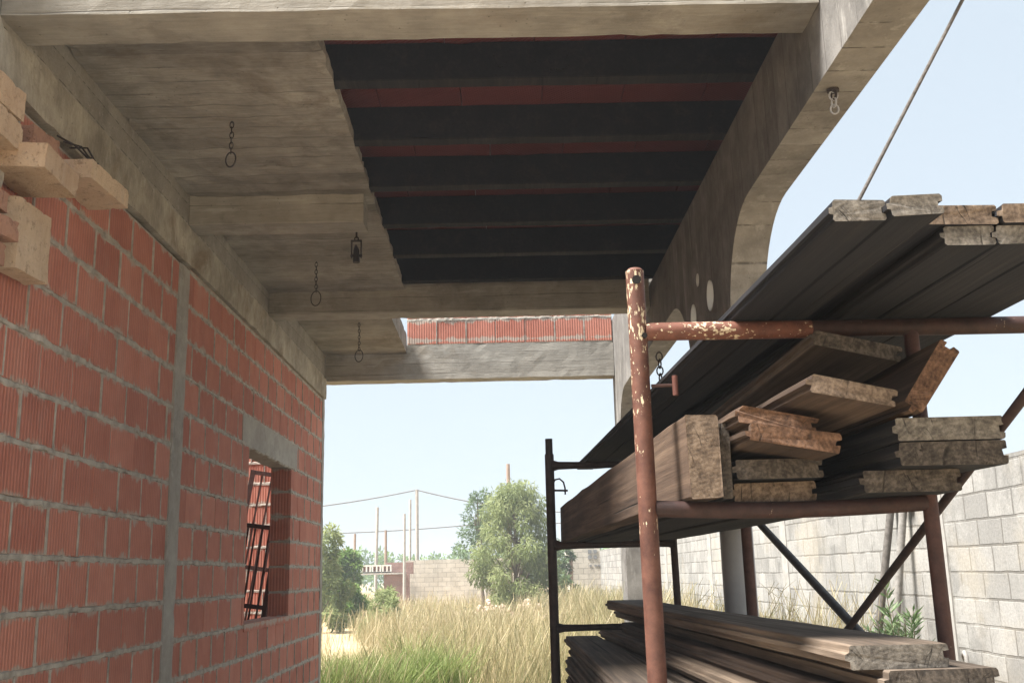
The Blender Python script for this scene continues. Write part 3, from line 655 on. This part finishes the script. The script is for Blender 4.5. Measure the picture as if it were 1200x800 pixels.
# top deck
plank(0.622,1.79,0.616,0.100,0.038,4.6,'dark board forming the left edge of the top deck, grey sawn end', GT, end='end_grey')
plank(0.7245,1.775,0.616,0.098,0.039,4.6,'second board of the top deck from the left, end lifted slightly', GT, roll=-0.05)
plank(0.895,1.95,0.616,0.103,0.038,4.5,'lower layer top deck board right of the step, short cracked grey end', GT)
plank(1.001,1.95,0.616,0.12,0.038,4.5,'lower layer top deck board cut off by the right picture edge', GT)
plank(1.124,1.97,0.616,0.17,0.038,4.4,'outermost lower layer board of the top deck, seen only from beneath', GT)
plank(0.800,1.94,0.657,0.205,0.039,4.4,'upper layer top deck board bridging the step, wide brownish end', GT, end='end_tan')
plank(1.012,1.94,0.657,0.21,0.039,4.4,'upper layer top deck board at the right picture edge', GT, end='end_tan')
# middle level
plank(0.450,2.46,0.163,0.078,0.20,3.5,'thick squared timber on edge behind the peeling post, split tan end', GM, side='side_brown', end='end_tan', tongue=False, seed=77, worn=2.2)
plank(0.536,2.50,0.163,0.026,0.182,3.4,'thin dark board standing on edge beside the thick squared timber', GM, end='end_dark', tongue=False)
plank(0.578,2.56,0.158,0.205,0.047,3.4,'lowest plank of the middle left column, pale worn lower edge', GM, end='end_tan')
plank(0.574,2.50,0.209,0.212,0.047,3.4,'grey plank with curved growth rings, second up in the middle left column', GM, end='end_dark', seed=5)
plank(0.575,2.36,0.281,0.212,0.046,3.4,'tilted rotten orange brown plank with a notched left end', GM, roll=0.15, end='end_rot', side='side_brown', worn=2.6)
plank(0.558,2.38,0.330,0.185,0.040,3.4,'uppermost rotten orange brown plank of the middle left column', GM, roll=0.17, end='end_rot', side='side_brown', worn=2.6)
plank(0.848,2.41,0.163,0.232,0.051,3.5,'lowest and darkest plank of the middle right column', GM, end='end_dark')
plank(0.908,2.33,0.2165,0.25,0.053,3.6,'dark grey plank between two others in the middle right column', GM, end='end_dark', seed=31)
plank(0.908,2.33,0.272,0.25,0.053,3.6,'pale grey cracked plank topping the middle right column', GM, end='end_grey', seed=12)
plank(0.676,2.20,0.369,0.19,0.040,3.6,'tilted tan plank resting across both middle columns', GM, roll=0.205, end='end_tan', side='side_brown')
plank(0.757,2.40,0.517,0.212,0.036,3.5,'tilted grey plank directly under the peeling top bar', GM, roll=0.22, pitch=-0.034, end='end_dark', side='side_grey')
plank(0.958,2.30,0.329,0.178,0.050,3.4,'rust brown plank leaning steeply against the sky, right of the tilted ones', GM, roll=-0.945, end='end_rot', side='side_brown', worn=1.6)
# lower pile carried by the third bars
plank(0.736,2.28,-0.2155,0.215,0.049,3.95,'topmost plank of the lower pile, ringed end beside the maroon post', GB, side='side_warm', end='end_grey', seed=8)
plank(0.805,2.25,-0.268,0.235,0.050,4.15,'plank jutting out beneath the topmost plank of the lower pile, speckled end', GB, side='side_warm', end='end_dark', seed=9)
ords = ['first','second','third','fourth','fifth','sixth','seventh','eighth']
plank(0.745,2.32,-0.3205,0.24,0.050,3.42,'third plank of the lower pile, set back under the jutting speckled one', GB, side='side_brown', end='end_dark')
z = -0.3735
for i in range(7):
    dx = R.uniform(-0.025,0.025)
    plank(0.70+dx,2.05+R.uniform(-.1,.1),z,0.225,0.050,4.1+R.uniform(-.1,.12),'%s plank down in the dark pile under the third bar, right of the small pile' % ords[i], GB, side='side_warm' if i == 0 else 'side_grey', end='end_dark', yaw=YAW+R.uniform(-.004,.004)); z -= 0.0535
z = -0.392
for i in range(7):
    dx = R.uniform(-0.012,0.012)
    plank(0.352+dx,2.95+R.uniform(-.1,.1),z,0.178,0.046,3.0+R.uniform(-.08,.05),'%s plank down in the small short pile at the lower left of the rack' % ords[i], GB, side='side_grey', end='end_dark', yaw=R.uniform(-.004,.004)); z -= 0.0505

# rope from the deck
rp = MB()
a = Vector((0.925,2.46,0.70)); d = Vector((1.326,2.6,1.537))-Vector((0.98,2.6,0.957))
a = Vector((0.98,2.6,0.957))-d*0.52
rp.tube([a+d*(k*0.25) for k in range(20)], 0.0050, 8)
tag(rebase(rp.build('rope', M['rope']), tuple(a)), 'taut grey rope rising from behind the top deck to the upper right', 'rope')

# ------------------------------------------------------------------ boundary wall on the right, shed, far wall
bw = thing('boundary_wall', (3.75,20,GND), 'long grey concrete block wall receding on the right behind the rack', 'wall')
w = MB(); w.rough_box(3.75,3.95,3.0,44.0,GND,0.775,0.34,0.006); w.build('block_face', M['block'], bw)
for y in (8.95,13.9,18.9,24.0,29.0):
    w = MB(); w.rough_box(3.738,3.96,y-0.14,y+0.14,GND,0.768,0.12,0.008,seed=int(y)); w.build('pilaster', M['render'], bw)
sh = thing('block_shed', (3.1,40,GND), 'pale block shed wall with a small four hole vent, seen behind the grass', 'shed')
w = MB(); w.box(2.585,3.745,40,43,GND,1.15); w.build('shed_wall', M['block_x'], sh)
for i in range(2):
    for j in range(2):
        x0 = 3.29+i*0.21; z0 = 0.46+j*0.21; vt = MB(); vt.box(x0,x0+0.13,39.97,39.995,z0,z0+0.14); vt.build('vent_opening', M['wire'], sh)
for x0 in (3.33,3.52,3.65): vt = MB(); vt.box(x0,x0+0.10,39.97,39.995,0.19,0.25); vt.build('vent_opening', M['wire'], sh)
fw = MB(); fw.rough_box(-4.35,1.2,48,48.2,GND,0.70,0.5,0.01)
fw.rough_box(-1.4,2.5,48.001,48.21,0.2,0.62,0.5,0.01)
tag(rebase(fw.build('garden_wall', M['block_x']), (-2.5,48,GND)), 'low cream block wall across the far end of the field', 'wall')

# pipes leaning on the boundary wall
for (p0,p1_,rr,mm,lb) in (((3.34,10.0,GND+0.01),(3.71,9.82,0.62),0.036,'steel','slightly darker steel pipe leaning on the block wall, left of a pair'),((3.40,9.66,GND+0.01),(3.69,9.52,0.50),0.036,'galv','pale galvanised pipe with an elbow at its top leaning on the block wall')):
    t = thing('leaning_pipe', p0, lb, 'pipe', 'pipes leaning on the block wall')
    q = MB(); q.tube(along(p0,p1_,6), rr, 14); q.build('tube', M[mm], t)
    q = MB(); e_ = Vector(p1_)
    if 'elbow' in lb: q.tube([e_,e_+Vector((0.01,-0.0,0.045)),e_+Vector((0.0,-0.05,0.075)),e_+Vector((0,-0.12,0.07))],[rr*1.2]*4,12)
    else: q.tube([e_,e_+Vector((0,0,0.04))],rr*1.15,12)
    q.build('fitting', M[mm], t)
q = MB(); q.tube([(3.70,8.62,GND),(3.70,8.62,-0.78),(3.69,8.60,-0.72),(3.68,8.55,-0.70),(3.67,8.50,-0.73),(3.67,8.49,-0.85)],0.018,10)
tag(rebase(q.build('conduit', M['galv']), (3.70,8.62,GND)), 'small bent grey conduit at the foot of the block wall pilaster', 'conduit')

# ------------------------------------------------------------------ vegetation
def leaf_mesh(name, mat_, pts, dirs, L, W, tints, parent=None, base=(0,0,0), droop=0.0):
    """one small folded leaf per point"""
    n = len(pts); P = np.asarray(pts)-np.asarray(base); D = np.asarray(dirs); D = D/np.linalg.norm(D,axis=1,keepdims=True)
    ref = NR.normal(size=(n,3)); S = np.cross(D,ref); S /= np.linalg.norm(S,axis=1,keepdims=True)
    L = np.broadcast_to(L,(n,))[:,None]; W = np.broadcast_to(W,(n,))[:,None]
    v = np.empty((n,4,3)); v[:,0] = P; v[:,1] = P+D*L*0.45+S*W*0.5; v[:,2] = P+D*L-np.array([0,0,1])*L*droop; v[:,3] = P+D*L*0.45-S*W*0.5
    return raw_mesh(name, mat_, v.reshape(-1,3), 4, n, tints, parent)
def raw_mesh(name, mat_, verts, k, nf, tints, parent=None, loops_idx=None):
    me = bpy.data.meshes.new(name)
    me.vertices.add(len(verts)); me.vertices.foreach_set('co', np.asarray(verts,dtype=np.float32).ravel())
    idx = np.arange(nf*k,dtype=np.int32) if loops_idx is None else np.asarray(loops_idx,dtype=np.int32)
    me.loops.add(nf*k); me.loops.foreach_set('vertex_index', idx)
    me.polygons.add(nf); me.polygons.foreach_set('loop_start', np.arange(0,nf*k,k,dtype=np.int32))
    me.update(calc_edges=True); me.validate()
    me.materials.append(mat_)
    a = me.attributes.new('tint','FLOAT','FACE'); a.data.foreach_set('value', np.asarray(tints,dtype=np.float32))
    o = bpy.data.objects.new(name, me); C.objects.link(o)
    if parent is not None: o.parent = parent
    return o
def crown_points(clumps, n, flat=1.0):
    """points spread through lumpy clumps (centre, radius)"""
    w_ = np.array([c[1]**2 for c in clumps]); w_ = w_/w_.sum()
    ci = NR.choice(len(clumps), n, p=w_)
    d = NR.normal(size=(n,3)); d /= np.linalg.norm(d,axis=1,keepdims=True)
    rad = NR.random(n)**0.45
    cc = np.array([c[0] for c in clumps]); cr = np.array([c[1] for c in clumps])
    p = cc[ci]+d*(rad*cr[ci])[:,None]*np.array([1,1,flat])
    tone = NR.random(len(clumps))*0.45
    t = tone[ci]+0.35*NR.random(n)+0.2*np.clip(d[:,2],-0.5,1)
    return p, d, np.clip(t,0,1)
def tree(name, base, h, rx, label, cat, mat_, n, L, W, nclump=26, crown0=0.25, shape='dome', trunk_r=0.09, droop=0.3, lean=0.0, group=None, ry=None):
    t = thing(name, base, label, cat, group); b0 = np.array(base); cl = []
    tr = MB(); top = Vector(base)+Vector((lean,0,h*0.8))
    tr.tube([Vector(base),Vector(base)+Vector((lean*0.2,0.02,h*0.25)),Vector(base)+Vector((lean*0.6,-0.02,h*0.5)),top],[trunk_r,trunk_r*0.8,trunk_r*0.55,trunk_r*0.15],9)
    for i in range(nclump):
        s = crown0+(1-crown0)*(i+0.5)/nclump*0.93
        if shape == 'dome': prof = math.sqrt(max(0.06,1-((s-crown0)/(1-crown0))**2.2))*(0.75+0.25*min(1,(s-crown0)*6+0.2))
        else: prof = (1-0.75*((s-crown0)/(1-crown0)))
        a_ = i*2.4+R.random(); q_ = rx*prof*math.sqrt(R.random()*0.85+0.1)*0.92
        c_ = (base[0]+lean*s+q_*math.cos(a_), base[1]+q_*math.sin(a_)*(ry or 1.0), base[2]+h*s)
        cl.append((c_, rx*R.uniform(0.17,0.33)))
        if i % 2 == 0: tr.tube([Vector(base)+Vector((lean*s*0.7,0,h*max(0.12,s-0.22))),Vector(c_).lerp(Vector(base)+Vector((0,0,h*s)),0.4),Vector(c_)],[trunk_r*0.4,trunk_r*0.22,trunk_r*0.06],6)
    tr.build('trunk', M['bark'], t)
    p, d, tt = crown_points(cl, n)
    dd = d*0.6+NR.normal(size=(n,3))*0.5-np.array([0,0,droop])
    leaf_mesh('crown', M[mat_], p, dd, L*(0.6+0.8*NR.random(n)), W*(0.7+0.6*NR.random(n)), tt, t, base, 0.15)
    return t
# trees: the drooping one right of the gap and its darker neighbour
tree('shade_tree', (0.42,32,GND), 4.3, 1.28, 'tall dusty green drooping tree behind the dark rear scaffold post', 'tree', 'leaf_olive', 21000, 0.14, 0.034, 70, 0.08, 'dome', 0.09, 0.7)
tree('slender_tree', (-0.62,36,GND), 4.45, 0.80, 'slender darker green tree with upswept branches left of the drooping tree', 'tree', 'leaf_dark', 2300, 0.13, 0.04, 22, 0.42, 'dome', 0.07, -0.3, -0.25)
tree('garden_shrub', (-5.1,30,GND), 3.0, 0.85, 'tall green shrub cut off by the house corner', 'shrub', 'leaf_olive', 5200, 0.15, 0.05, 24, 0.1, 'dome', 0.05, 0.2)
tree('garden_shrub', (-5.75,38,GND), 2.55, 0.85, 'light green rounded shrub right of the tall one by the house corner', 'shrub', 'leaf_green', 6000, 0.16, 0.06, 24, 0.08, 'dome', 0.05, 0.1)
tree('garden_shrub', (-4.75,33,GND), 1.40, 0.62, 'low bright green shrub under the pale hollow blocks', 'shrub', 'leaf_green', 3200, 0.13, 0.05, 16, 0.05, 'dome', 0.04, 0.1)
tree('field_bush', (-3.0,27,GND), 1.25, 0.62, 'grey green low bush standing in the dry grass mid field', 'bush', 'leaf_olive', 2600, 0.14, 0.03, 14, 0.05, 'dome', 0.03, -0.2)
tree('wall_bush', (2.35,39,GND), 2.6, 0.5, 'dark ragged bush against the left edge of the shed', 'bush', 'leaf_dark', 2200, 0.15, 0.05, 16, 0.05, 'dome', 0.04, 0.1)
# far orchard: one mass
cl = []
for i in range(90):
    x = -34+i*0.78+R.uniform(-.4,.4); y = 105+R.uniform(-10,12); hh = R.uniform(2.9,4.0)+0.9*max(0,noise.noise(Vector((x*0.16,2,0))))
    for k in range(5): cl.append(((x+R.uniform(-.9,.9),y+R.uniform(-1,1),GND+hh*(0.35+0.14*k)),R.uniform(0.5,0.95)))
p, d, tt = crown_points(cl, 26000)
o = leaf_mesh('orchard_treeline', M['leaf_green'], p, d+NR.normal(size=p.shape)*0.6, 0.42, 0.22, tt)
tag(o, 'band of green orchard trees along the horizon beyond the wall', 'trees', kind='stuff')

def blades(name, mat_, n, place, hlo, hhi, wfun, tfun, lean=0.25, head=0.0, base=(0,0,GND)):
    """grass: bent two-segment blades; a share of them carries a seed head"""
    xy = place(n); n = len(xy); x = xy[:,0]; y = xy[:,1]
    h = hlo+(hhi-hlo)*NR.random(n)**1.3
    patch = np.array([noise.noise(Vector((a*0.45,b_*0.3,3))) for a, b_ in zip(x,y)])
    h = h*(0.85+0.45*patch)
    az = NR.random(n)*2*PI; ln = lean*(0.3+NR.random(n)*1.2)*h
    wx = np.cos(az)*ln+0.06*h; wy = np.sin(az)*ln
    wd = wfun(y)*(0.7+0.6*NR.random(n)); fa = NR.random(n)*PI
    sx = np.cos(fa)*wd/2; sy = np.sin(fa)*wd/2
    B = np.stack([x,y,np.full(n,GND)],1); Mi = B+np.stack([wx*0.3,wy*0.3,h*0.58],1); T = B+np.stack([wx,wy,h],1)
    S = np.stack([sx,sy,np.zeros(n)],1)
    hd = (NR.random(n) < head)[:,None]
    ms = np.where(hd,0.45,0.8); ts = np.where(hd,0.9,0.12)
    v = np.empty((n,8,3)); v[:,0] = B-S; v[:,1] = B+S; v[:,2] = Mi+S*ms; v[:,3] = Mi-S*ms
    Q = Mi+(T-Mi)*0.6
    v[:,4] = Q-S*np.where(hd,1.25,0.5); v[:,5] = Q+S*np.where(hd,1.25,0.5); v[:,6] = T+S*ts; v[:,7] = T-S*ts
    idx = np.array([0,1,2,3, 3,2,5,4, 4,5,6,7])
    li = (np.arange(n)[:,None]*8+idx[None,:]).ravel()
    t = np.clip(tfun(x,y,patch)+0.28*NR.normal(size=n)+np.where(hd[:,0],0.15,0),0,1)
    return raw_mesh(name, mat_, v.reshape(-1,3), 4, n*3, np.repeat(t,3), None, li)
def strip(x0,x1,y0,y1, clump=0.0, dens=None, pw=1.0):
    def f(n):
        y = y0+(y1-y0)*NR.random(n)**pw
        x = NR.random(n)*1.0
        a = x0(y) if callable(x0) else x0; b_ = x1(y) if callable(x1) else x1
        x = a+(b_-a)*x
        k = np.array([noise.noise(Vector((p*0.8,q*0.5,7)))+0.6*noise.noise(Vector((p*2.3,q*1.6,1))) for p, q in zip(x,y)])
        keep = k > (clump-0.75+NR.random(n)*0.5)
        # a bare sandy track at the left
        bare = (x/y < -0.136+0.012*np.sin(y*1.7)) & (y > 12.5) & (y < 36)
        keep &= ~(bare & (NR.random(n) < 0.88))
        track = (np.abs(x+0.178*y-0.55+0.25*np.sin(y*0.5)) < 0.42) & (y > 17) & (y < 34)
        keep &= ~(track & (NR.random(n) < 0.93))
        return np.stack([x[keep],y[keep]],1)
    return f
gt = lambda x,y,p: 0.50+0.25*p+0.004*(y-14)
o = blades('dry_grass', M['straw'], 62000, strip(lambda y:-0.20*y-1.2, lambda y: np.minimum(3.7,0.16*y+0.6), 11.0, 27.0, 0.42, pw=1.15), 0.28, 1.08, lambda y: 0.0042+0.00022*y, gt, 0.30, 0.28)
tag(o, 'tall dry straw coloured grass filling the field beyond the porch', 'grass', kind='stuff')
o = blades('dry_grass', M['straw'], 34000, strip(lambda y:-0.20*y-2, lambda y: np.minimum(3.7,0.14*y+0.5), 26.0, 60.0, 0.38, pw=1.4), 0.3, 0.92, lambda y: 0.006+0.00030*y, lambda x,y,p: 0.55+0.3*p, 0.28, 0.3)
tag(o, 'shorter hazy dry grass in the far half of the field', 'grass', kind='stuff')
o = blades('dry_grass', M['straw'], 20000, strip(1.5, 3.7, 10.0, 32.0, 0.1, pw=1.2), 0.55, 1.3, lambda y: 0.004+0.00024*y, lambda x,y,p: 0.42+0.3*p, 0.32, 0.25)
tag(o, 'dry grass growing along the foot of the block wall', 'grass', kind='stuff')
def spots(cs, s):
    def f(n):
        i = NR.integers(0,len(cs),n); c = np.array(cs)[i]; return c+NR.normal(size=(n,2))*np.array(s)*NR.uniform(0.5,1.2,(n,1))
    return f
o = blades('green_weeds', M['weed'], 7000, spots([(-1.85,11.3),(-1.62,11.5),(-1.9,12.0),(-1.70,11.9),(-1.2,11.6),(-0.95,12.3),(-1.45,12.4),(-0.62,12.6),(-1.05,13.4)],(0.12,0.2)), 0.25, 1.02, lambda y: 0.010+0*y, lambda x,y,p: 0.62+0.5*p, 0.5)
tag(o, 'fresh green weeds among the dry grass near the house corner', 'weeds', kind='stuff')

# oleander by the wall: narrow leaves on upright stems
ol = thing('oleander_shrub', (3.25,8.7,GND), 'young green oleander shrub in front of the block wall pilaster', 'shrub')
st = MB(); P = []; D = []; T = []
for k in range(26):
    a_ = R.random()*2*PI; sp = R.uniform(0.05,0.32); hh = R.uniform(0.75,1.16) if k else 1.36
    top = Vector((3.25+sp*math.cos(a_)*(0.9 if k else 0.1), 8.7+sp*math.sin(a_), GND+hh)); bs = Vector((3.25+0.05*math.cos(a_),8.7+0.05*math.sin(a_),GND))
    st.tube([bs, bs.lerp(top,0.5)+Vector((0,0,0.05)), top],[0.007,0.005,0.003],5)
    for j in range(60):
        s = R.uniform(0.35,1.0); q = bs.lerp(top,s); P.append(q)
        b2 = R.random()*2*PI; D.append((math.cos(b2),math.sin(b2),R.uniform(0.3,1.2))); T.append(R.random())
st.build('stem', M['bark'], ol)
n = len(P); leaf_mesh('foliage', M['leaf_oleander'], np.array([tuple(p) for p in P]), np.array(D), 0.12*(0.7+0.6*NR.random(n)), 0.020, T, ol, tuple(ol.location))
# dry twiggy bush by the wall
db = MB()
for k in range(60):
    x = 2.5+R.gauss(0,0.42); y = 11.4+R.gauss(0,0.8); hh = R.uniform(0.8,1.4); a_ = R.random()*2*PI; ln = R.uniform(0.1,0.55)
    p0 = Vector((x,y,GND)); p1_ = p0+Vector((ln*0.4*math.cos(a_),ln*0.4*math.sin(a_),hh*0.6)); p2 = p0+Vector((ln*math.cos(a_),ln*math.sin(a_),hh))
    db.tube([p0,p1_,p2],[0.006,0.004,0.002],4,t=R.random()*0.5+0.35)
    for j in range(3):
        q = p1_.lerp(p2,R.random()); db.tube([q,q+Vector((R.uniform(-.18,.18),R.uniform(-.18,.18),R.uniform(.03,.2)))],[0.003,0.0015],4,t=R.random())
tag(rebase(db.build('dry_bush', M['straw']), (2.5,11.4,GND)), 'leafless pale twiggy bush between the maroon posts and the block wall', 'bush')

# ------------------------------------------------------------------ poles, wires and odds and ends in the field
def pole(x, y, top, r, mat_, label, group='thin poles standing in the field', lean=0.0, name='wooden_pole'):
    q = MB(); q.tube([(x,y,GND),(x+lean*0.5,y,(GND+top)/2),(x+lean,y,top)],[r*1.1,r,r*0.9],8)
    return tag(rebase(q.build(name, M[mat_]), (x,y,GND)), label, 'pole', group)
def px(xpix, y): return (xpix-588)/1209*y
pole(px(491,50)+0.02,50,4.05,0.085,'pole_grey','tall pale utility pole carrying the wires',None,0.0,'utility_pole')
pole(px(483,49),49,3.50,0.06,'pole_grey','thin pale pole just left of the utility pole',lean=0.03)
pole(px(476.5,45),45,2.62,0.06,'pole_grey','pale pole in front of the wall end, second left of the utility pole',lean=0.02)
pole(px(455.5,52),52,2.25,0.07,'pole_brown','short brown pole above the right end of the hollow blocks')
pole(px(443.5,50),50,3.25,0.075,'pole_grey','tall grey brown pole above the left of the hollow blocks',lean=0.10)
pole(px(420,58),58,2.35,0.08,'pole_brown','brown pole standing alone above the light green shrub')
pole(px(408,60),60,1.65,0.07,'pole_brown','shortest dark pole by the shrubs near the house corner')
pole(px(598,44),44,4.55,0.085,'pole_brown','brown pole sticking up behind the drooping tree')
pole(px(569.5,44),44,0.55,0.085,'pole_grey','short grey post beneath the slender dark tree')
pole(px(667.5,39),39,0.62,0.07,'pole_brown','dark post at the left corner of the block shed')
def wire(pts, label):
    out = []
    for a, b_ in zip(pts[:-1], pts[1:]):
        for i in range(16):
            s = i/16; p = Vector(a).lerp(Vector(b_),s); p.z -= 4*0.35*s*(1-s); out.append(p)
    out.append(Vector(pts[-1])); q = MB(); q.tube(out, 0.032, 6)
    tag(q.build('power_line', M['wire']), label, 'wire')
top = (px(491,50)+0.02,50,4.03)
wire([(-16,47,2.9),top,(5.5,50,2.75),(18,52,3.0)], 'upper power cable sagging from the utility pole top')
wire([(-18,52,2.45),(0.5,52,2.55),(14,52,2.8)], 'lower power cable crossing behind the poles')
# hollow blocks on a plank over a brick stub
def blk(x, label):
    q = MB(); y = 46; z = 0.17; a, h = 0.40, 0.34
    q.box(x,x+a,y,y+0.02,z,z+0.05); q.box(x,x+a,y,y+0.25,z,z+0.06); q.box(x,x+a,y,y+0.25,z+h-0.06,z+h)
    for u in (0,0.18,a-0.06): q.box(x+u,x+u+0.06,y+0.001,y+0.249,z+0.06,z+h-0.06)
    q.box(x+0.06,x+a-0.06,y+0.12,y+0.14,z+0.06,z+h-0.06,1)
    tag(rebase(q.build('concrete_block', [M['pale_block'],M['stub']]), (x+0.2,y,z)), label, 'block', 'pale hollow blocks on the board')
x0 = px(428,46)
blk(x0,'pale hollow block at the left end of the row of three'); blk(x0+0.44,'pale hollow block in the middle of the row of three'); blk(x0+0.89,'pale hollow block at the right end of the row of three')
q = MB(); q.box(x0-0.3,x0+1.9,45.9,46.35,0.10,0.165); tag(rebase(q.build('timber_board', M['pole_grey']),(x0+0.8,46,0.10)), 'grey board carrying the three pale hollow blocks', 'board')
q = MB(); brick_wall(q,'X',46.1,0.4,x0+0.95,x0+2.05,GND,0.095,None,1,50); brick_wall(q,'X',46.4,0.3,x0+1.0,x0+2.2,0.10,0.60,None,1,51)
tag(rebase(q.build('brick_stub', [M['stub'],M['stub']]),(x0+1,46.2,GND)), 'low ruined dark red brick stub under the hollow blocks', 'wall')
# rubble heap
q = MB(); rr_ = random.Random(3)
for k in range(230):
    s = rr_.gauss(0,0.75); x = -0.45+s+ (1.0 if k % 3 == 0 else 0); y = 27.5+rr_.gauss(0,0.6); hz = max(0.0,0.85-0.45*abs(s)-0.3*abs(y-27.5))*rr_.random()**0.6
    r = rr_.uniform(0.04,0.12); bmm = bmesh.new(); bmesh.ops.create_icosphere(bmm, subdivisions=1, radius=r)
    vs = [v.co*(1+0.35*noise.noise(v.co*9+Vector((k,0,0))))+Vector((x,y,GND+hz+0.05)) for v in bmm.verts]
    bmm.verts.index_update(); q.add(vs, [[v.index for v in f.verts] for f in bmm.faces], 0, rr_.random()); bmm.free()
tag(rebase(q.build('rubble_heap', M['stone']), (-0.4,27.5,GND)), 'heap of pale pinkish rubble lying in the dry grass before the drooping tree', 'rubble', kind='stuff')

# ------------------------------------------------------------------ haze volume, added to lift the blacks like lens veil
hzb = MB(); hzb.box(-265,265,-265,265,GND-1.0,5.2)
hm = bpy.data.materials.new('veil haze'); hm.use_nodes = True; hn = hm.node_tree; hn.nodes.remove(hn.nodes['Principled BSDF'])
pv = hn.nodes.new('ShaderNodeVolumePrincipled'); pv.inputs['Color'].default_value = (0.92,0.96,1.0,1); pv.inputs['Density'].default_value = 0.0026; pv.inputs['Anisotropy'].default_value = 0.2
hn.links.new(pv.outputs[0], hn.nodes['Material Output'].inputs['Volume'])
tag(hzb.build('haze', hm), kind='stuff')

# ------------------------------------------------------------------ lift everything so that the ground lies at zero
for o in list(C.objects):
    if o.parent is None: o.location.z += EYE

# ------------------------------------------------------------------ camera
cam = bpy.data.cameras.new('camera'); cam.sensor_width = 36; cam.sensor_fit = 'HORIZONTAL'; cam.lens = 36*1209/1200
cam.clip_start = 0.05; cam.clip_end = 6000
co = bpy.data.objects.new('camera', cam); C.objects.link(co)
co.matrix_world = Matrix((CAMX+(0,), CAMY+(0,), CAMZ+(EYE,), (0,0,0,1)))
sc.camera = co

# ------------------------------------------------------------------ daylight
SUN_EL, SUN_AZ = 60.0, 254.0      # azimuth measured clockwise from +Y: to the left and a little behind
wd = bpy.data.worlds.new('World'); sc.world = wd; wd.use_nodes = True
nt = wd.node_tree; bg = nt.nodes['Background']
sky = nt.nodes.new('ShaderNodeTexSky'); sky.sky_type = 'NISHITA'; sky.sun_disc = False
sky.sun_elevation = math.radians(SUN_EL); sky.sun_rotation = math.radians(SUN_AZ)
sky.air_density = 1.0; sky.dust_density = 1.0; sky.ozone_density = 1.0; sky.altitude = 50
hs = nt.nodes.new('ShaderNodeHueSaturation'); hs.inputs['Saturation'].default_value = 0.38; hs.inputs['Value'].default_value = 1.0
nt.links.new(sky.outputs[0], hs.inputs['Color']); hz = nd(nt, 'ShaderNodeMix', {0: 0.8}, data_type='RGBA'); nt.links.new(hs.outputs[0], hz.inputs[6]); hz.inputs[7].default_value = (2.75,3.22,3.62,1)   # thin high haze evens the sky out
nt.links.new(hz.outputs[2], bg.inputs['Color']); bg.inputs['Strength'].default_value = 0.050
sl_ = bpy.data.lights.new('sun', 'SUN'); sl_.energy = 3.2; sl_.angle = math.radians(20); sl_.color = (1.0,0.965,0.91)
so = bpy.data.objects.new('sun', sl_); C.objects.link(so)
el, az = math.radians(SUN_EL), math.radians(SUN_AZ)
to_sun = Vector((math.sin(az)*math.cos(el), math.cos(az)*math.cos(el), math.sin(el)))
so.rotation_euler = to_sun.to_track_quat('Z','Y').to_euler(); so.location = to_sun*50
sc.view_settings.view_transform = 'Standard'; sc.view_settings.look = 'None'; sc.view_settings.gamma = 1.0
sc.view_settings.exposure = 2.38; sc.view_settings.use_curve_mapping = False
sc.cycles.max_bounces = 8; sc.cycles.diffuse_bounces = 5
